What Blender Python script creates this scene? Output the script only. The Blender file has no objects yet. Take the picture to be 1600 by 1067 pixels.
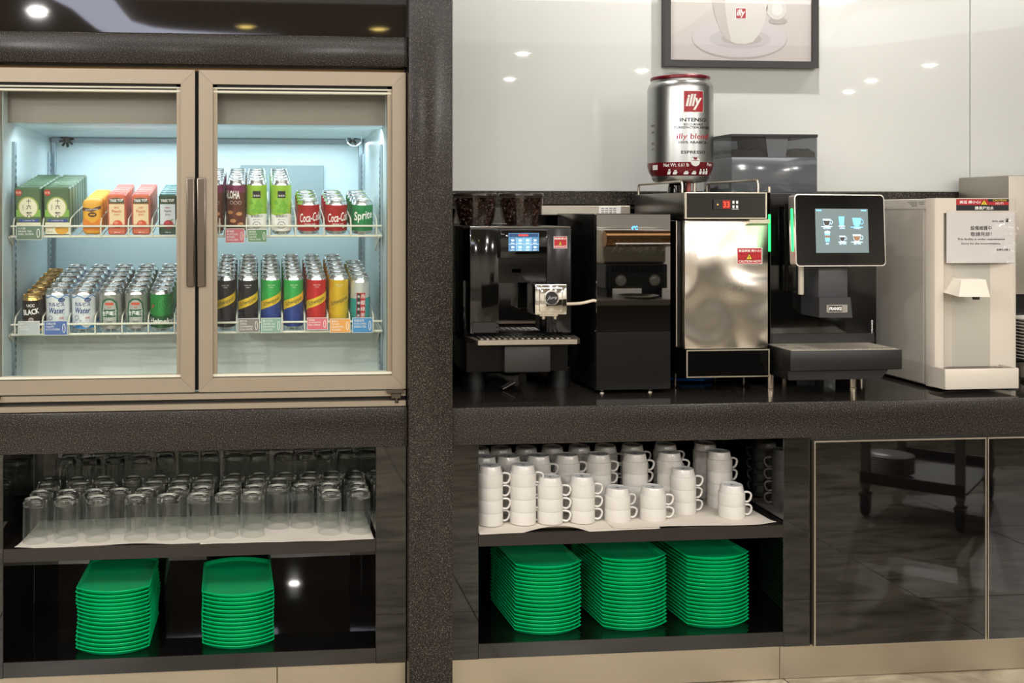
import bpy, bmesh, math, random
from mathutils import Vector, Matrix

# ------------------------------------------------------------------ camera, light, exposure
SC = bpy.context.scene
COL = SC.collection
FOC, PXC, HOR, DP, ZC = 1700.0, 568.0, 330.0, 3.02, 1.37      # lens in pixels of the 1600x1067 frame, principal point, camera place
TH = math.atan((PXC - 400.0) / FOC)
TS, TC = math.sin(TH), math.cos(TH)
cam_data = bpy.data.cameras.new('camera')
cam = bpy.data.objects.new('camera', cam_data)
COL.objects.link(cam)
cam.location = (0, -DP, ZC)
cam.rotation_euler = (math.pi / 2, 0, -TH)
cam_data.sensor_fit = 'HORIZONTAL'
cam_data.sensor_width = 36.0
cam_data.lens = FOC / 1600 * 36
cam_data.shift_x = (800 - PXC) / 1600
cam_data.shift_y = -(533.5 - HOR) / 1600
cam_data.clip_start = 0.05
SC.camera = cam
SC.view_settings.view_transform = 'Standard'
SC.view_settings.look = 'None'
SC.view_settings.gamma = 1.0
SC.view_settings.use_curve_mapping = False
SC.view_settings.exposure = -0.14
SC.cycles.max_bounces = 14
SC.cycles.transmission_bounces = 12
SC.cycles.transparent_max_bounces = 48
SC.cycles.glossy_bounces = 6
SC.cycles.diffuse_bounces = 4
SC.cycles.blur_glossy = 0.6
SC.cycles.sample_clamp_indirect = 4.0
SC.cycles.use_denoising = True

W = bpy.data.worlds.new('world')
SC.world = W
W.use_nodes = True
W.node_tree.nodes['Background'].inputs[0].default_value = (0.9, 0.93, 1.0, 1)
W.node_tree.nodes['Background'].inputs[1].default_value = 0.15

def area(name, loc, rot, sx, sy, power, col):
    l = bpy.data.lights.new(name, 'AREA')
    l.shape = 'RECTANGLE'; l.size = sx; l.size_y = sy; l.energy = power; l.color = col
    o = bpy.data.objects.new(name, l); COL.objects.link(o)
    o.location = loc; o.rotation_euler = rot
    return o
def spot(name, loc, target, power, col, angle=80, blend=0.7, radius=0.04):
    l = bpy.data.lights.new(name, 'SPOT')
    l.energy = power; l.color = col; l.spot_size = math.radians(angle); l.spot_blend = blend; l.shadow_soft_size = radius
    o = bpy.data.objects.new(name, l); COL.objects.link(o)
    o.location = loc
    o.rotation_euler = (Vector(target) - Vector(loc)).to_track_quat('-Z', 'Y').to_euler()
    return o
WARM, NEUT, COOL = (1.0, 0.87, 0.70), (1.0, 0.965, 0.925), (0.78, 0.92, 1.0)
CEIL = 2.85
SPOTC = (1.0, 0.94, 0.90)
area('aisle_light', (0.9, -1.75, CEIL - 0.03), (0, 0, 0), 4.2, 0.7, 14, NEUT)
area('front_fill_light', (0.3, -2.9, CEIL - 0.12), (math.radians(50), 0, 0), 7.5, 0.5, 12, NEUT)  # added front fill tilted at the cabinets, no fixture there
area('soft_fill_light', (0.4, -2.6, CEIL - 0.02), (0, 0, 0), 7.5, 0.9, 118, NEUT)  # added soft fill for the trays, kept out of the mirrored view
DOWN = [(-1.6, -5.15, 0), (-0.08, -5.69, 1), (0.99, -5.70, 1), (2.48, -5.62, 0), (2.81, -7.55, 0), (4.02, -6.7, 0), (6.75, -6.0, 0), (6.9, -7.3, 0), (7.26, -8.4, 0), (-3.0, -5.3, 0), (-3.2, -3.0, 0), (0.4, -7.6, 0), (-1.6, -7.5, 0)]  # lamps farthest to -X are added to brighten side faces
for lx, ly, kind_ in DOWN:
    o_ = area('downlight_beam', (lx, ly, CEIL - 0.012), (0, 0, 0), 0.10, 0.10, 0.5 if kind_ else 100, (1.0, 0.72, 0.18) if kind_ else NEUT)
    o_.data.shape = 'DISK'
spot('picture_spot', (1.78, 0.30, CEIL - 0.06), (1.75, 0.66, 1.6), 62, SPOTC, 110, 0.9, 0.018)
spot('pillar_spot', (0.92, 0.30, CEIL - 0.06), (0.92, 0.66, 1.9), 38, SPOTC, 110, 0.9, 0.02)
spot('far_wall_spot', (2.65, 0.30, CEIL - 0.06), (2.65, 0.66, 1.6), 40, SPOTC, 110, 0.9, 0.02)
SPOT_ROW = [(-0.62, -0.95), (-0.05, -0.95), (0.52, -0.95), (1.09, -0.95), (1.66, -0.95), (2.23, -0.95)]
for i, (sx_, sy_) in enumerate(SPOT_ROW):
    spot('row_spot', (sx_, sy_, CEIL - 0.05), (sx_, -0.05, 0.55), 6, WARM, 75, 0.8, 0.03)
area('cooler_light', (-0.12, 0.17, 1.605), (math.radians(22), 0, 0), 1.05, 0.05, 3.5, COOL)
area('cooler_back_light', (-0.12, 0.62, 1.60), (math.radians(0), 0, 0), 1.0, 0.10, 2.6, COOL)

# ------------------------------------------------------------------ helpers
def P(px, py, Y):
    """The point that stands in the plane Y = const where the photograph shows it (px, py in the 1600x1067 frame)."""
    a = (px - PXC) / FOC
    d = Y + DP
    X = d * (a * TC + TS) / (TC - a * TS)
    return X, ZC - (py - HOR) / FOC * (X * TS + d * TC)
def PXx(px, Y): return P(px, HOR, Y)[0]
def lin(h):
    h = h.lstrip('#')
    out = []
    for i in (0, 2, 4):
        c = int(h[i:i + 2], 16) / 255
        out.append(c / 12.92 if c <= 0.04045 else ((c + 0.055) / 1.055) ** 2.4)
    return tuple(out)

MATS = {}
def mat(name, col, rough=0.5, metal=0.0, coat=0.0, emit=0.0, ior=1.5, spec=0.5):
    if name in MATS: return MATS[name]
    m = bpy.data.materials.new(name); m.use_nodes = True
    b = m.node_tree.nodes['Principled BSDF']
    if isinstance(col, str): col = lin(col)
    b.inputs['Base Color'].default_value = (*col, 1)
    b.inputs['Roughness'].default_value = rough
    b.inputs['Metallic'].default_value = metal
    b.inputs['IOR'].default_value = ior
    b.inputs['Specular IOR Level'].default_value = spec
    b.inputs['Coat Weight'].default_value = coat
    b.inputs['Coat Roughness'].default_value = 0.03
    if emit:
        b.inputs['Emission Color'].default_value = (*col, 1)
        b.inputs['Emission Strength'].default_value = emit
    m.diffuse_color = (*col, 1)
    MATS[name] = m
    return m
def nodes_of(m):
    nt = m.node_tree
    return nt, nt.nodes['Principled BSDF']
def ramp(nt, fac, stops):
    r = nt.nodes.new('ShaderNodeValToRGB')
    els = r.color_ramp.elements
    while len(els) > len(stops): els.remove(els[-1])
    while len(els) < len(stops): els.new(0.5)
    for e, (p, c) in zip(els, stops):
        e.position = p; e.color = (*c, 1) if len(c) == 3 else c
    nt.links.new(fac, r.inputs[0])
    return r.outputs[0]
def noise(nt, scale, detail=3, vec=None, stretch=None, rough=0.5, dist=0.0):
    if vec is None:
        tc = nt.nodes.new('ShaderNodeTexCoord'); vec = tc.outputs['Object']
    if stretch:
        mp = nt.nodes.new('ShaderNodeMapping'); mp.inputs['Scale'].default_value = stretch
        nt.links.new(vec, mp.inputs[0]); vec = mp.outputs[0]
    n = nt.nodes.new('ShaderNodeTexNoise')
    n.inputs['Scale'].default_value = scale; n.inputs['Detail'].default_value = detail
    n.inputs['Roughness'].default_value = rough; n.inputs['Distortion'].default_value = dist
    nt.links.new(vec, n.inputs['Vector'])
    return n.outputs['Fac']
def bump(nt, b, h, strength, dist=0.01):
    bp = nt.nodes.new('ShaderNodeBump'); bp.inputs['Strength'].default_value = strength; bp.inputs['Distance'].default_value = dist
    nt.links.new(h, bp.inputs['Height']); nt.links.new(bp.outputs[0], b.inputs['Normal'])
def granite(name, base, speck, rough):
    m = mat(name, base, rough, ior=1.4, spec=0.38); nt, b = nodes_of(m)
    f = noise(nt, 360, 2, rough=0.7)
    c = ramp(nt, f, [(0.0, lin('100f0e')), (0.50, base), (0.585, lin('3d3731')), (0.67, speck), (0.78, lin('9c9386'))])
    nt.links.new(c, b.inputs['Base Color'])
    f2 = noise(nt, 5, 3)
    r = nt.nodes.new('ShaderNodeMapRange'); r.inputs[3].default_value = rough * 0.7; r.inputs[4].default_value = rough * 1.5
    nt.links.new(f2, r.inputs[0]); nt.links.new(r.outputs[0], b.inputs['Roughness'])
    return m
def steel(name, col, rough, stretch=(1, 1, 60), amount=0.05, wave=0.0, smudge=0.06):
    m = mat(name, col, rough, 1.0); nt, b = nodes_of(m)
    f = noise(nt, 14, 4, stretch=stretch)
    f2 = noise(nt, 6, 4, rough=0.65)
    mx = nt.nodes.new('ShaderNodeMath'); mx.operation = 'MULTIPLY_ADD'; mx.inputs[1].default_value = amount; mx.inputs[2].default_value = rough - amount / 2
    nt.links.new(f, mx.inputs[0])
    mx2 = nt.nodes.new('ShaderNodeMath'); mx2.operation = 'MULTIPLY_ADD'; mx2.inputs[1].default_value = smudge
    nt.links.new(f2, mx2.inputs[0]); nt.links.new(mx.outputs[0], mx2.inputs[2]); nt.links.new(mx2.outputs[0], b.inputs['Roughness'])
    if wave:
        bump(nt, b, noise(nt, 4.5, 1.0, dist=0.6), wave, 0.05)
    return m
def thin_glass(name, tint, refl=1.0, rough=0.0):
    m = bpy.data.materials.new(name); m.use_nodes = True
    nt = m.node_tree; nt.nodes.clear()
    out = nt.nodes.new('ShaderNodeOutputMaterial')
    t = nt.nodes.new('ShaderNodeBsdfTransparent'); t.inputs[0].default_value = (*tint, 1)
    g = nt.nodes.new('ShaderNodeBsdfGlossy'); g.inputs['Roughness'].default_value = rough
    g.inputs[0].default_value = (refl, refl, refl, 1)
    fr = nt.nodes.new('ShaderNodeFresnel'); fr.inputs[0].default_value = 1.5
    mx = nt.nodes.new('ShaderNodeMixShader')
    ge = nt.nodes.new('ShaderNodeNewGeometry')                  # only the outer face mirrors; the inner one lets light out
    inv = nt.nodes.new('ShaderNodeMath'); inv.operation = 'SUBTRACT'; inv.inputs[0].default_value = 1.0
    nt.links.new(ge.outputs['Backfacing'], inv.inputs[1])
    mul = nt.nodes.new('ShaderNodeMath'); mul.operation = 'MULTIPLY'
    nt.links.new(fr.outputs[0], mul.inputs[0]); nt.links.new(inv.outputs[0], mul.inputs[1])
    nt.links.new(mul.outputs[0], mx.inputs[0]); nt.links.new(t.outputs[0], mx.inputs[1]); nt.links.new(g.outputs[0], mx.inputs[2])
    nt.links.new(mx.outputs[0], out.inputs[0])
    MATS[name] = m
    return m
def real_glass(name, col, ior=1.45):
    m = mat(name, col, 0.0, ior=ior)
    m.node_tree.nodes['Principled BSDF'].inputs['Transmission Weight'].default_value = 1.0
    return m

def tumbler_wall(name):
    """Thin glass with a pale edge and faint haze painted in as diffuse colour, imitating reflections."""
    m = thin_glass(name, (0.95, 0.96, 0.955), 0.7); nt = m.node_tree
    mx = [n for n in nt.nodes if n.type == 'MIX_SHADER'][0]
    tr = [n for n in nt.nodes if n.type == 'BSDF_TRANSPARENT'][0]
    d = nt.nodes.new('ShaderNodeBsdfDiffuse'); d.inputs[0].default_value = (0.72, 0.75, 0.73, 1)  # pale edge and haze painted here, standing in for reflections
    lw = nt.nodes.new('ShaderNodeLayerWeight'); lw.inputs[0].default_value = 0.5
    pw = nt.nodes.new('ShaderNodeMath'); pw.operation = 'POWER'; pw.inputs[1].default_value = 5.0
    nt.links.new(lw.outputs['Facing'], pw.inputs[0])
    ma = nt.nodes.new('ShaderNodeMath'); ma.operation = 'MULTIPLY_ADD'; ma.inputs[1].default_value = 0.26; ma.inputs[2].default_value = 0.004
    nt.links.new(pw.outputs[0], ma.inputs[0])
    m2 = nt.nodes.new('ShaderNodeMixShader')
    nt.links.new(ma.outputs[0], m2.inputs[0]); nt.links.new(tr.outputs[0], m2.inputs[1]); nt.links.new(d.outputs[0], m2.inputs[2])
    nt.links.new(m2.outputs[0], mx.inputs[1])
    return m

class MB:
    """Collects shapes (with a material each) and links them as ONE mesh object."""
    def __init__(s):
        s.v = []; s.f = []; s.m = []; s.mats = []
    def mi(s, m):
        if m not in s.mats: s.mats.append(m)
        return s.mats.index(m)
    def add(s, verts, faces, m):
        o = len(s.v); i = s.mi(m)
        s.v.extend(tuple(v) for v in verts)
        for f in faces:
            s.f.append([o + k for k in f]); s.m.append(i)
        return s
    def box(s, x0, x1, y0, y1, z0, z1, m, b=0.0, seg=2):
        if x0 > x1: x0, x1 = x1, x0
        if y0 > y1: y0, y1 = y1, y0
        if z0 > z1: z0, z1 = z1, z0
        if b <= 0:
            v = [(x, y, z) for z in (z0, z1) for y in (y0, y1) for x in (x0, x1)]
            return s.add(v, [(0, 2, 3, 1), (4, 5, 7, 6), (0, 1, 5, 4), (2, 6, 7, 3), (0, 4, 6, 2), (1, 3, 7, 5)], m)
        bm = bmesh.new()
        bmesh.ops.create_cube(bm, size=1)
        for v in bm.verts:
            v.co = ((x0 + x1) / 2 + v.co.x * (x1 - x0), (y0 + y1) / 2 + v.co.y * (y1 - y0), (z0 + z1) / 2 + v.co.z * (z1 - z0))
        b = min(b, 0.45 * min(x1 - x0, y1 - y0, z1 - z0))
        bmesh.ops.bevel(bm, geom=list(bm.edges), offset=b, segments=seg, affect='EDGES', profile=0.5)
        bm.verts.index_update()
        s.add([v.co[:] for v in bm.verts], [[v.index for v in f.verts] for f in bm.faces], m)
        bm.free()
        return s
    def prism(s, pts, y0, y1, m, axis='y'):
        """Closed outline of (a, b) points, counter-clockwise; axis y: (x, z); axis z: (x, y); axis x: (y, z)."""
        n = len(pts)
        mk = {'y': lambda p, t: (p[0], t, p[1]), 'z': lambda p, t: (p[0], p[1], t), 'x': lambda p, t: (t, p[0], p[1])}[axis]
        v = [mk(p, y0) for p in pts] + [mk(p, y1) for p in pts]
        f = [list(range(n)), list(range(2 * n - 1, n - 1, -1))] + [(i, i + n, (i + 1) % n + n, (i + 1) % n) for i in range(n)]
        if axis == 'z': f = [list(reversed(q)) for q in f]
        return s.add(v, f, m)
    def lathe(s, prof, m, n=24, c=(0, 0, 0), closed=False, a0=0.0):
        v = []; f = []; rings = []
        for r, z in prof:
            if r < 1e-6:
                v.append((c[0], c[1], c[2] + z)); rings.append([len(v) - 1])
            else:
                k = len(v)
                v += [(c[0] + r * math.cos(a0 + 2 * math.pi * i / n), c[1] + r * math.sin(a0 + 2 * math.pi * i / n), c[2] + z) for i in range(n)]
                rings.append(list(range(k, k + n)))
        for a, b in list(zip(rings, rings[1:])) + ([(rings[-1], rings[0])] if closed else []):
            for i in range(n):
                j = (i + 1) % n
                q = [a[i % len(a)], a[j % len(a)], b[j % len(b)], b[i % len(b)]]
                q = [x for k, x in enumerate(q) if x not in q[:k]]
                if len(q) > 2: f.append(q)
        return s.add(v, f, m)
    def tube(s, path, r, m, n=8, caps=True, flat=1.0):
        path = [Vector(p) for p in path]
        v = []; f = []
        prev = None
        for i, p in enumerate(path):
            t = (path[min(i + 1, len(path) - 1)] - path[max(i - 1, 0)]).normalized()
            if prev is None:
                u = t.cross(Vector((0, 0, 1)) if abs(t.z) < 0.9 else Vector((0, 1, 0))).normalized()
            else:
                u = (prev - t * prev.dot(t)).normalized()
            w = t.cross(u); prev = u
            v += [tuple(p + u * (r * math.cos(2 * math.pi * k / n)) + w * (r * flat * math.sin(2 * math.pi * k / n))) for k in range(n)]
        for i in range(len(path) - 1):
            for k in range(n):
                j = (k + 1) % n
                f.append((i * n + k, i * n + j, (i + 1) * n + j, (i + 1) * n + k))
        if caps:
            f.append(list(range(n - 1, -1, -1))); f.append([len(v) - n + k for k in range(n)])
        return s.add(v, f, m)
    def build(s, name, parent=None, label=None, kind=None, loc=None):
        me = bpy.data.meshes.new(name)
        org = Vector((0, 0, 0))
        if parent is not None:
            o_ = parent
            while o_.parent is not None: o_ = o_.parent
            org = o_.location.copy()
        elif loc is not None:
            org = Vector(loc)
        me.from_pydata([tuple(Vector(v) - org) for v in s.v], [], s.f)
        for m in s.mats: me.materials.append(m)
        me.polygons.foreach_set('material_index', s.m)
        me.polygons.foreach_set('use_smooth', [True] * len(s.f))
        me.update()
        me.set_sharp_from_angle(angle=math.radians(32))
        o = bpy.data.objects.new(name, me); COL.objects.link(o)
        if parent is not None: o.parent = parent
        elif loc is not None: o.location = org
        if label: o['label'] = label
        if kind: o['kind'] = kind
        return o

def tag(o, label, cat, group=None):
    o['label'] = label; o['category'] = cat
    if group: o['group'] = group
    return o
def thing(name, label, cat, loc=(0, 0, 0), group=None):
    o = bpy.data.objects.new(name, None); COL.objects.link(o)
    o.empty_display_size = 0.05
    o.location = loc
    return tag(o, label, cat, group)
def dup(root, name=None):
    def cp(o, parent):
        c = o.copy(); COL.objects.link(c)
        if parent is not None: c.parent = parent
        for ch in list(o.children): cp(ch, c)
        return c
    return cp(root, None)

# ---- flat print: text, rectangles, ellipses and outlines in (u, w), mapped onto a plane or round a cylinder
TXT = {}
def text2d(txt, shear=0.0, bold=0.0):
    k = (txt, shear, bold)
    if k not in TXT:
        c = bpy.data.curves.new('lettering', 'FONT'); c.body = txt; c.resolution_u = 2; c.shear = shear; c.offset = bold
        o = bpy.data.objects.new('lettering', c)
        me = bpy.data.meshes.new_from_object(o)
        v = [(p.co.x, p.co.y) for p in me.vertices]; f = [list(p.vertices) for p in me.polygons]
        bpy.data.objects.remove(o); bpy.data.curves.remove(c); bpy.data.meshes.remove(me)
        TXT[k] = (v, f)
    return TXT[k]
def text_at(txt, cx, cz, h, w=None, shear=0.0, bold=0.0, rot=0.0, wmax=None):
    v, f = text2d(txt, shear, bold)
    x0, x1 = min(p[0] for p in v), max(p[0] for p in v); y0, y1 = min(p[1] for p in v), max(p[1] for p in v)
    sy = h / max(y1 - y0, 1e-6); sx = sy if w is None else w / max(x1 - x0, 1e-6)
    if wmax and (x1 - x0) * sx > wmax: sx = wmax / (x1 - x0)
    ca, sa = math.cos(rot), math.sin(rot)
    out = []
    for x, y in v:
        a, b = (x - (x0 + x1) / 2) * sx, (y - (y0 + y1) / 2) * sy
        out.append((cx + a * ca - b * sa, cz + a * sa + b * ca))
    return out, f
def rect2(x0, z0, x1, z1): return [(x0, z0), (x1, z0), (x1, z1), (x0, z1)], [[0, 1, 2, 3]]
def ell2(cx, cz, rx, rz, n=28, a0=0, a1=360):
    full = abs(a1 - a0) >= 360
    k = n if full else n + 1
    return [(cx + rx * math.cos(math.radians(a0 + (a1 - a0) * i / n)), cz + rz * math.sin(math.radians(a0 + (a1 - a0) * i / n))) for i in range(k)], [list(range(k))]
def ring2(cx, cz, rx, rz, t, n=32):
    v = []; f = []
    for i in range(n):
        a = 2 * math.pi * i / n
        v += [(cx + rx * math.cos(a), cz + rz * math.sin(a)), (cx + (rx - t) * math.cos(a), cz + (rz - t) * math.sin(a))]
    for i in range(n):
        j = (i + 1) % n
        f.append([2 * i, 2 * j, 2 * j + 1, 2 * i + 1])
    return v, f
def poly2(pts): return list(pts), [list(range(len(pts)))]
def rrect2(x0, z0, x1, z1, r, n=5):
    pts = []
    for cx, cz, a in ((x1 - r, z1 - r, 0), (x0 + r, z1 - r, 90), (x0 + r, z0 + r, 180), (x1 - r, z0 + r, 270)):
        pts += [(cx + r * math.cos(math.radians(a + 90 * i / n)), cz + r * math.sin(math.radians(a + 90 * i / n))) for i in range(n + 1)]
    return pts, [list(range(len(pts)))]
def stick_flat(mb, shape, m, fn):
    v, f = shape
    mb.add([fn(*p) for p in v], f, m)
def front(Y, eps=0.0004, cx=0.0, cz=0.0):
    return lambda u, w: (cx + u, Y - eps, cz + w)
def stick_round(mb, shape, m, R, eps=0.0004, step=None, umax=None):
    """Wraps a flat shape round a cylinder of radius R about the z axis; u = 0 faces -Y."""
    v, f = shape
    step = step or R * 0.22
    bm = bmesh.new()
    vs = [bm.verts.new((p[0], p[1], 0)) for p in v]
    for q in f:
        try: bm.faces.new([vs[i] for i in q])
        except ValueError: pass
    u0, u1 = min(p[0] for p in v), max(p[0] for p in v)
    k = math.floor(u0 / step) + 1
    while k * step < u1:
        bmesh.ops.bisect_plane(bm, geom=bm.verts[:] + bm.edges[:] + bm.faces[:], plane_co=(k * step, 0, 0), plane_no=(1, 0, 0), dist=1e-7)
        k += 1
    bm.verts.index_update()
    rr = R + eps
    mb.add([(rr * math.sin(q.co.x / R), -rr * math.cos(q.co.x / R), q.co.y) for q in bm.verts], [[w.index for w in q.verts] for q in bm.faces], m)
    bm.free()
ORD = 'first second third fourth fifth sixth seventh eighth ninth tenth eleventh twelfth thirteenth fourteenth fifteenth sixteenth seventeenth eighteenth nineteenth twentieth twenty-first'.split()
rng = random.Random(7)

# ------------------------------------------------------------------ materials
GRANITE = granite('speckled_granite', lin('211e1c'), lin('665e55'), 0.2)
GRANITE_TOP = granite('polished_granite', lin('1a1817'), lin('57514a'), 0.07)
BLACK = mat('black_glass', '0a0909', 0.025, ior=1.75)
FASCIA = mat('fascia_glass', '1c1714', 0.03, ior=1.5)
BLACK_SHELF = mat('black_lacquer', '191513', 0.14, ior=1.6)
EDGE = mat('dark_edge_band', '221c18', 0.30)
STEEL_TRIM = steel('steel_trim', lin('d9d0bf'), 0.30)
STEEL = steel('brushed_steel', lin('cfc6b8'), 0.27, (60, 60, 1))
STEEL_H = steel('brushed_steel_wide', lin('d2c9ba'), 0.27, (1, 1, 70))
STEEL_DARK = steel('dark_steel', lin('6e665d'), 0.22, (60, 60, 1))
CHROME = mat('chrome', 'e6e4e0', 0.05, 1.0)
MATT_BLACK = mat('matt_black', '141313', 0.45)
SATIN_BLACK = mat('satin_black', '0c0b0b', 0.22, ior=1.4)
GLOSS_BLACK = mat('gloss_black', '080808', 0.06, ior=1.6)
RUBBER = mat('rubber', '0b0b0b', 0.8)
WHITE = mat('white_print', 'f4f2ee', 0.5)
INK = mat('black_print', '141416', 0.5)
RED = mat('red_print', 'b5121f', 0.4)
YELLOW = mat('yellow_print', 'e8c62a', 0.45)
GREY_INK = mat('grey_print', '6d6a66', 0.5)
KICK = steel('kick_plate_steel', lin('c4b8a4'), 0.38, (1, 1, 50), 0.05)
WALLGLASS = mat('back_painted_glass', 'cacdc9', 0.012, ior=1.5)
WALLPAINT = mat('room_paint', 'aea99e', 0.6)
CEILPAINT = mat('ceiling_paint', 'aca296', 0.7)
PAPER = mat('paper_liner', 'ded6ca', 0.75)
PANE = thin_glass('clear_pane', (0.97, 0.985, 0.98))

STONE = mat('floor_stone', 'a39a86', 0.34); nt, b = nodes_of(STONE)
n1 = noise(nt, 2.2, 6, stretch=(1.0, 3.2, 1), rough=0.62, dist=1.4)
c = ramp(nt, n1, [(0.30, lin('5b5143')), (0.45, lin('978c77')), (0.55, lin('b0a68f')), (0.72, lin('c4baa4'))])
nt.links.new(c, b.inputs['Base Color'])
GROUT = mat('floor_grout', '5a5348', 0.7)

# ------------------------------------------------------------------ the setting
def struct(mb, name, label=None, parent=None):
    o = mb.build(name, parent)
    if parent is None: o['kind'] = 'structure'
    if label: o['label'] = label
    return o
BX0, BX1, BY0, BY1 = -4.5, 9.5, -9.2, 0.68
floor = struct(MB().box(BX0, BX1, BY0, 0.9, -0.08, -0.004, GROUT), 'floor')
T = 0.8
base_tile = None
for i in range(-2, 6):
    for j in range(-5, 1):
        x0, y1 = i * T - 0.06, (j + 1) * T - 0.62
        if y1 - T > 0.05: continue
        if base_tile is None:
            base_tile = MB().box(0.002, T - 0.002, -T + 0.002, -0.002, -0.0042, 0.0, STONE, 0.001, 1).build('tile', floor)
            t_ = base_tile
        else:
            t_ = base_tile.copy(); COL.objects.link(t_)
        t_.location = (x0, y1, 0)
ceiling = struct(MB().box(BX0, BX1, BY0, 0.9, CEIL, CEIL + 0.1, CEILPAINT), 'ceiling')
struct(MB().box(BX0, BX1, BY0 - 0.1, BY0, 0, CEIL, WALLPAINT), 'wall_front')
struct(MB().box(BX0 - 0.1, BX0, BY0, 0.9, 0, CEIL, WALLPAINT), 'wall_left')
struct(MB().box(BX1, BX1 + 0.1, BY0, 0.9, 0, CEIL, WALLPAINT), 'wall_right')
wall_back = struct(MB().box(0.40, BX1, 0.68, 0.76, 0, CEIL, mat('wall_backing', '8e9284', 0.6)), 'wall_back')
seam = PXx(1516, 0.66)
ZP = P(1000, 299, 0.66)[1]
for xa, xb in ((0.56, seam), (seam, seam + 1.9), (seam + 1.9, BX1)):
    MB().box(xa + 0.0015, xb - 0.0015, 0.660, 0.679, ZP, CEIL, WALLGLASS, 0.0012, 1).build('panel', wall_back)
MB().box(0.56, 3.6, 0.664, 0.679, 0.75, ZP - 0.06, BLACK).build('panel', wall_back, label='black glass splashback panel behind the machines')
struct(MB().box(0.555, 4.4, 0.635, 0.68, P(900, 320, 0.635)[1], P(900, 298.5, 0.635)[1], GRANITE, 0.002, 1), 'trim_1', 'black granite ledge along the foot of the pale wall panels')
PX0, PX1 = PXx(639, -0.02), PXx(707.5, -0.02)
struct(MB().box(PX0, PX1, -0.02, 0.68, 0, CEIL, GRANITE, 0.003, 2), 'trim_2', 'speckled dark granite pillar between fridge and coffee counter')
struct(MB().box(-1.7, PX0 - 0.001, 0.0, 0.07, 1.774, 1.858, GRANITE, 0.003, 2), 'trim_3', 'speckled granite lintel above the drinks fridge')
struct(MB().box(-1.7, PX0 - 0.001, 0.012, 0.04, 1.860, CEIL, FASCIA), 'trim_4', 'black glass fascia above the granite lintel')
struct(MB().box(-1.7, -1.62, 0.0, 0.8, 0, CEIL, GRANITE), 'trim_5')
# pale curved bulkhead that hangs from the ceiling behind the viewer
WBULK = mat('lit_bulkhead', 'e6ebff', 0.6, emit=10.0)   # backlit stretched ceiling panels
WBULK2 = mat('lit_bulkhead_dim', 'eef0ee', 0.6, emit=1.6)
CUR = [((-1.60, -3.6), (-1.10, -3.6)), ((-1.38, -4.3), (-1.03, -4.3)), ((-1.285, -4.75), (-0.99, -4.72)), ((-1.26, -5.2), (-0.98, -5.2)), ((-1.235, -5.57), (-0.965, -5.57)),
       ((-1.16, -5.95), (-0.825, -5.85)), ((-0.9, -6.09), (-0.6, -5.98)), ((-0.53, -6.13), (-0.4, -6.04)), ((0.2, -6.25), (0.2, -6.2))]
b_ = MB()
for (oa, ia), (ob, ib) in zip(CUR, CUR[1:]):
    b_.add([(*oa, CEIL), (*ob, CEIL), (*ob, CEIL - 0.06), (*oa, CEIL - 0.06), (*ia, CEIL), (*ib, CEIL), (*ib, CEIL - 0.06), (*ia, CEIL - 0.06)],
           [(0, 1, 2, 3), (7, 6, 5, 4), (3, 2, 6, 7)], WBULK)
struct(b_, 'trim_6', 'white curved bulkhead under the ceiling')
struct(MB().prism([(4.45, -3.3), (5.3, -2.3), (9.0, -2.3), (9.0, -3.2), (5.9, -3.2), (5.0, -4.6), (4.6, -4.3)], CEIL - 0.08, CEIL, WBULK2, 'z'), 'trim_7', 'white angular bulkhead under the ceiling')

# ------------------------------------------------------------------ ceiling downlights (seen as reflections, some added for side light)
LAMP_Y = mat('lamp_warm', 'ffe08a', emit=9.0); LAMP_W = mat('lamp_white', 'fff4e2', emit=14.0)
for i, (x, y, m_) in enumerate([(x, y, (LAMP_W, LAMP_Y)[k]) for x, y, k in DOWN] + [(x, y, LAMP_W) for x, y in SPOT_ROW]):
    r = 0.085 if i < len(DOWN) else 0.035
    row_ = 'over the aisle' if i >= len(DOWN) else ('nearer lamps' if y > -6.5 else 'farther lamps')
    t = thing('downlight', f'round {"warm yellow" if m_ is LAMP_Y else "white"} recessed ceiling downlight behind the viewer, {ORD[(i - len(DOWN)) if i >= len(DOWN) else i]} {row_}', 'downlight', (x, y, CEIL), 'ceiling downlights')
    MB().lathe([(r * 1.25, 0.001), (r * 1.25, -0.006), (r, -0.008), (r, 0.001)], WHITE, 24, (x, y, CEIL)).build('rim', t)
    MB().lathe([(r, -0.004), (0, -0.004)], m_, 24, (x, y, CEIL)).build('lens', t)

# ------------------------------------------------------------------ worktops and lower cabinets
ZT, ZB = 0.816, 0.711
def wtop(name, x0, x1, y1, zt, label, m2):
    mb = MB().box(x0, x1, 0.0, y1, ZB, zt, GRANITE, 0.003, 2)
    mb.box(x0 + 0.001, x1 - 0.001, 0.004, y1, zt - 0.002, zt + 0.0006, m2)
    return tag(mb.build(name, loc=((x0 + x1) / 2, 0.3, ZB)), label, 'worktop')
wtop('granite_worktop', -1.62, PX0 - 0.002, 0.78, 0.822, 'speckled black granite worktop slab that carries the drinks fridge', GRANITE_TOP)
wtop('granite_worktop', PX1 + 0.001, 3.55, 0.634, ZT, 'polished black granite worktop carrying the coffee machines and water dispenser', GRANITE_TOP)

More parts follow.
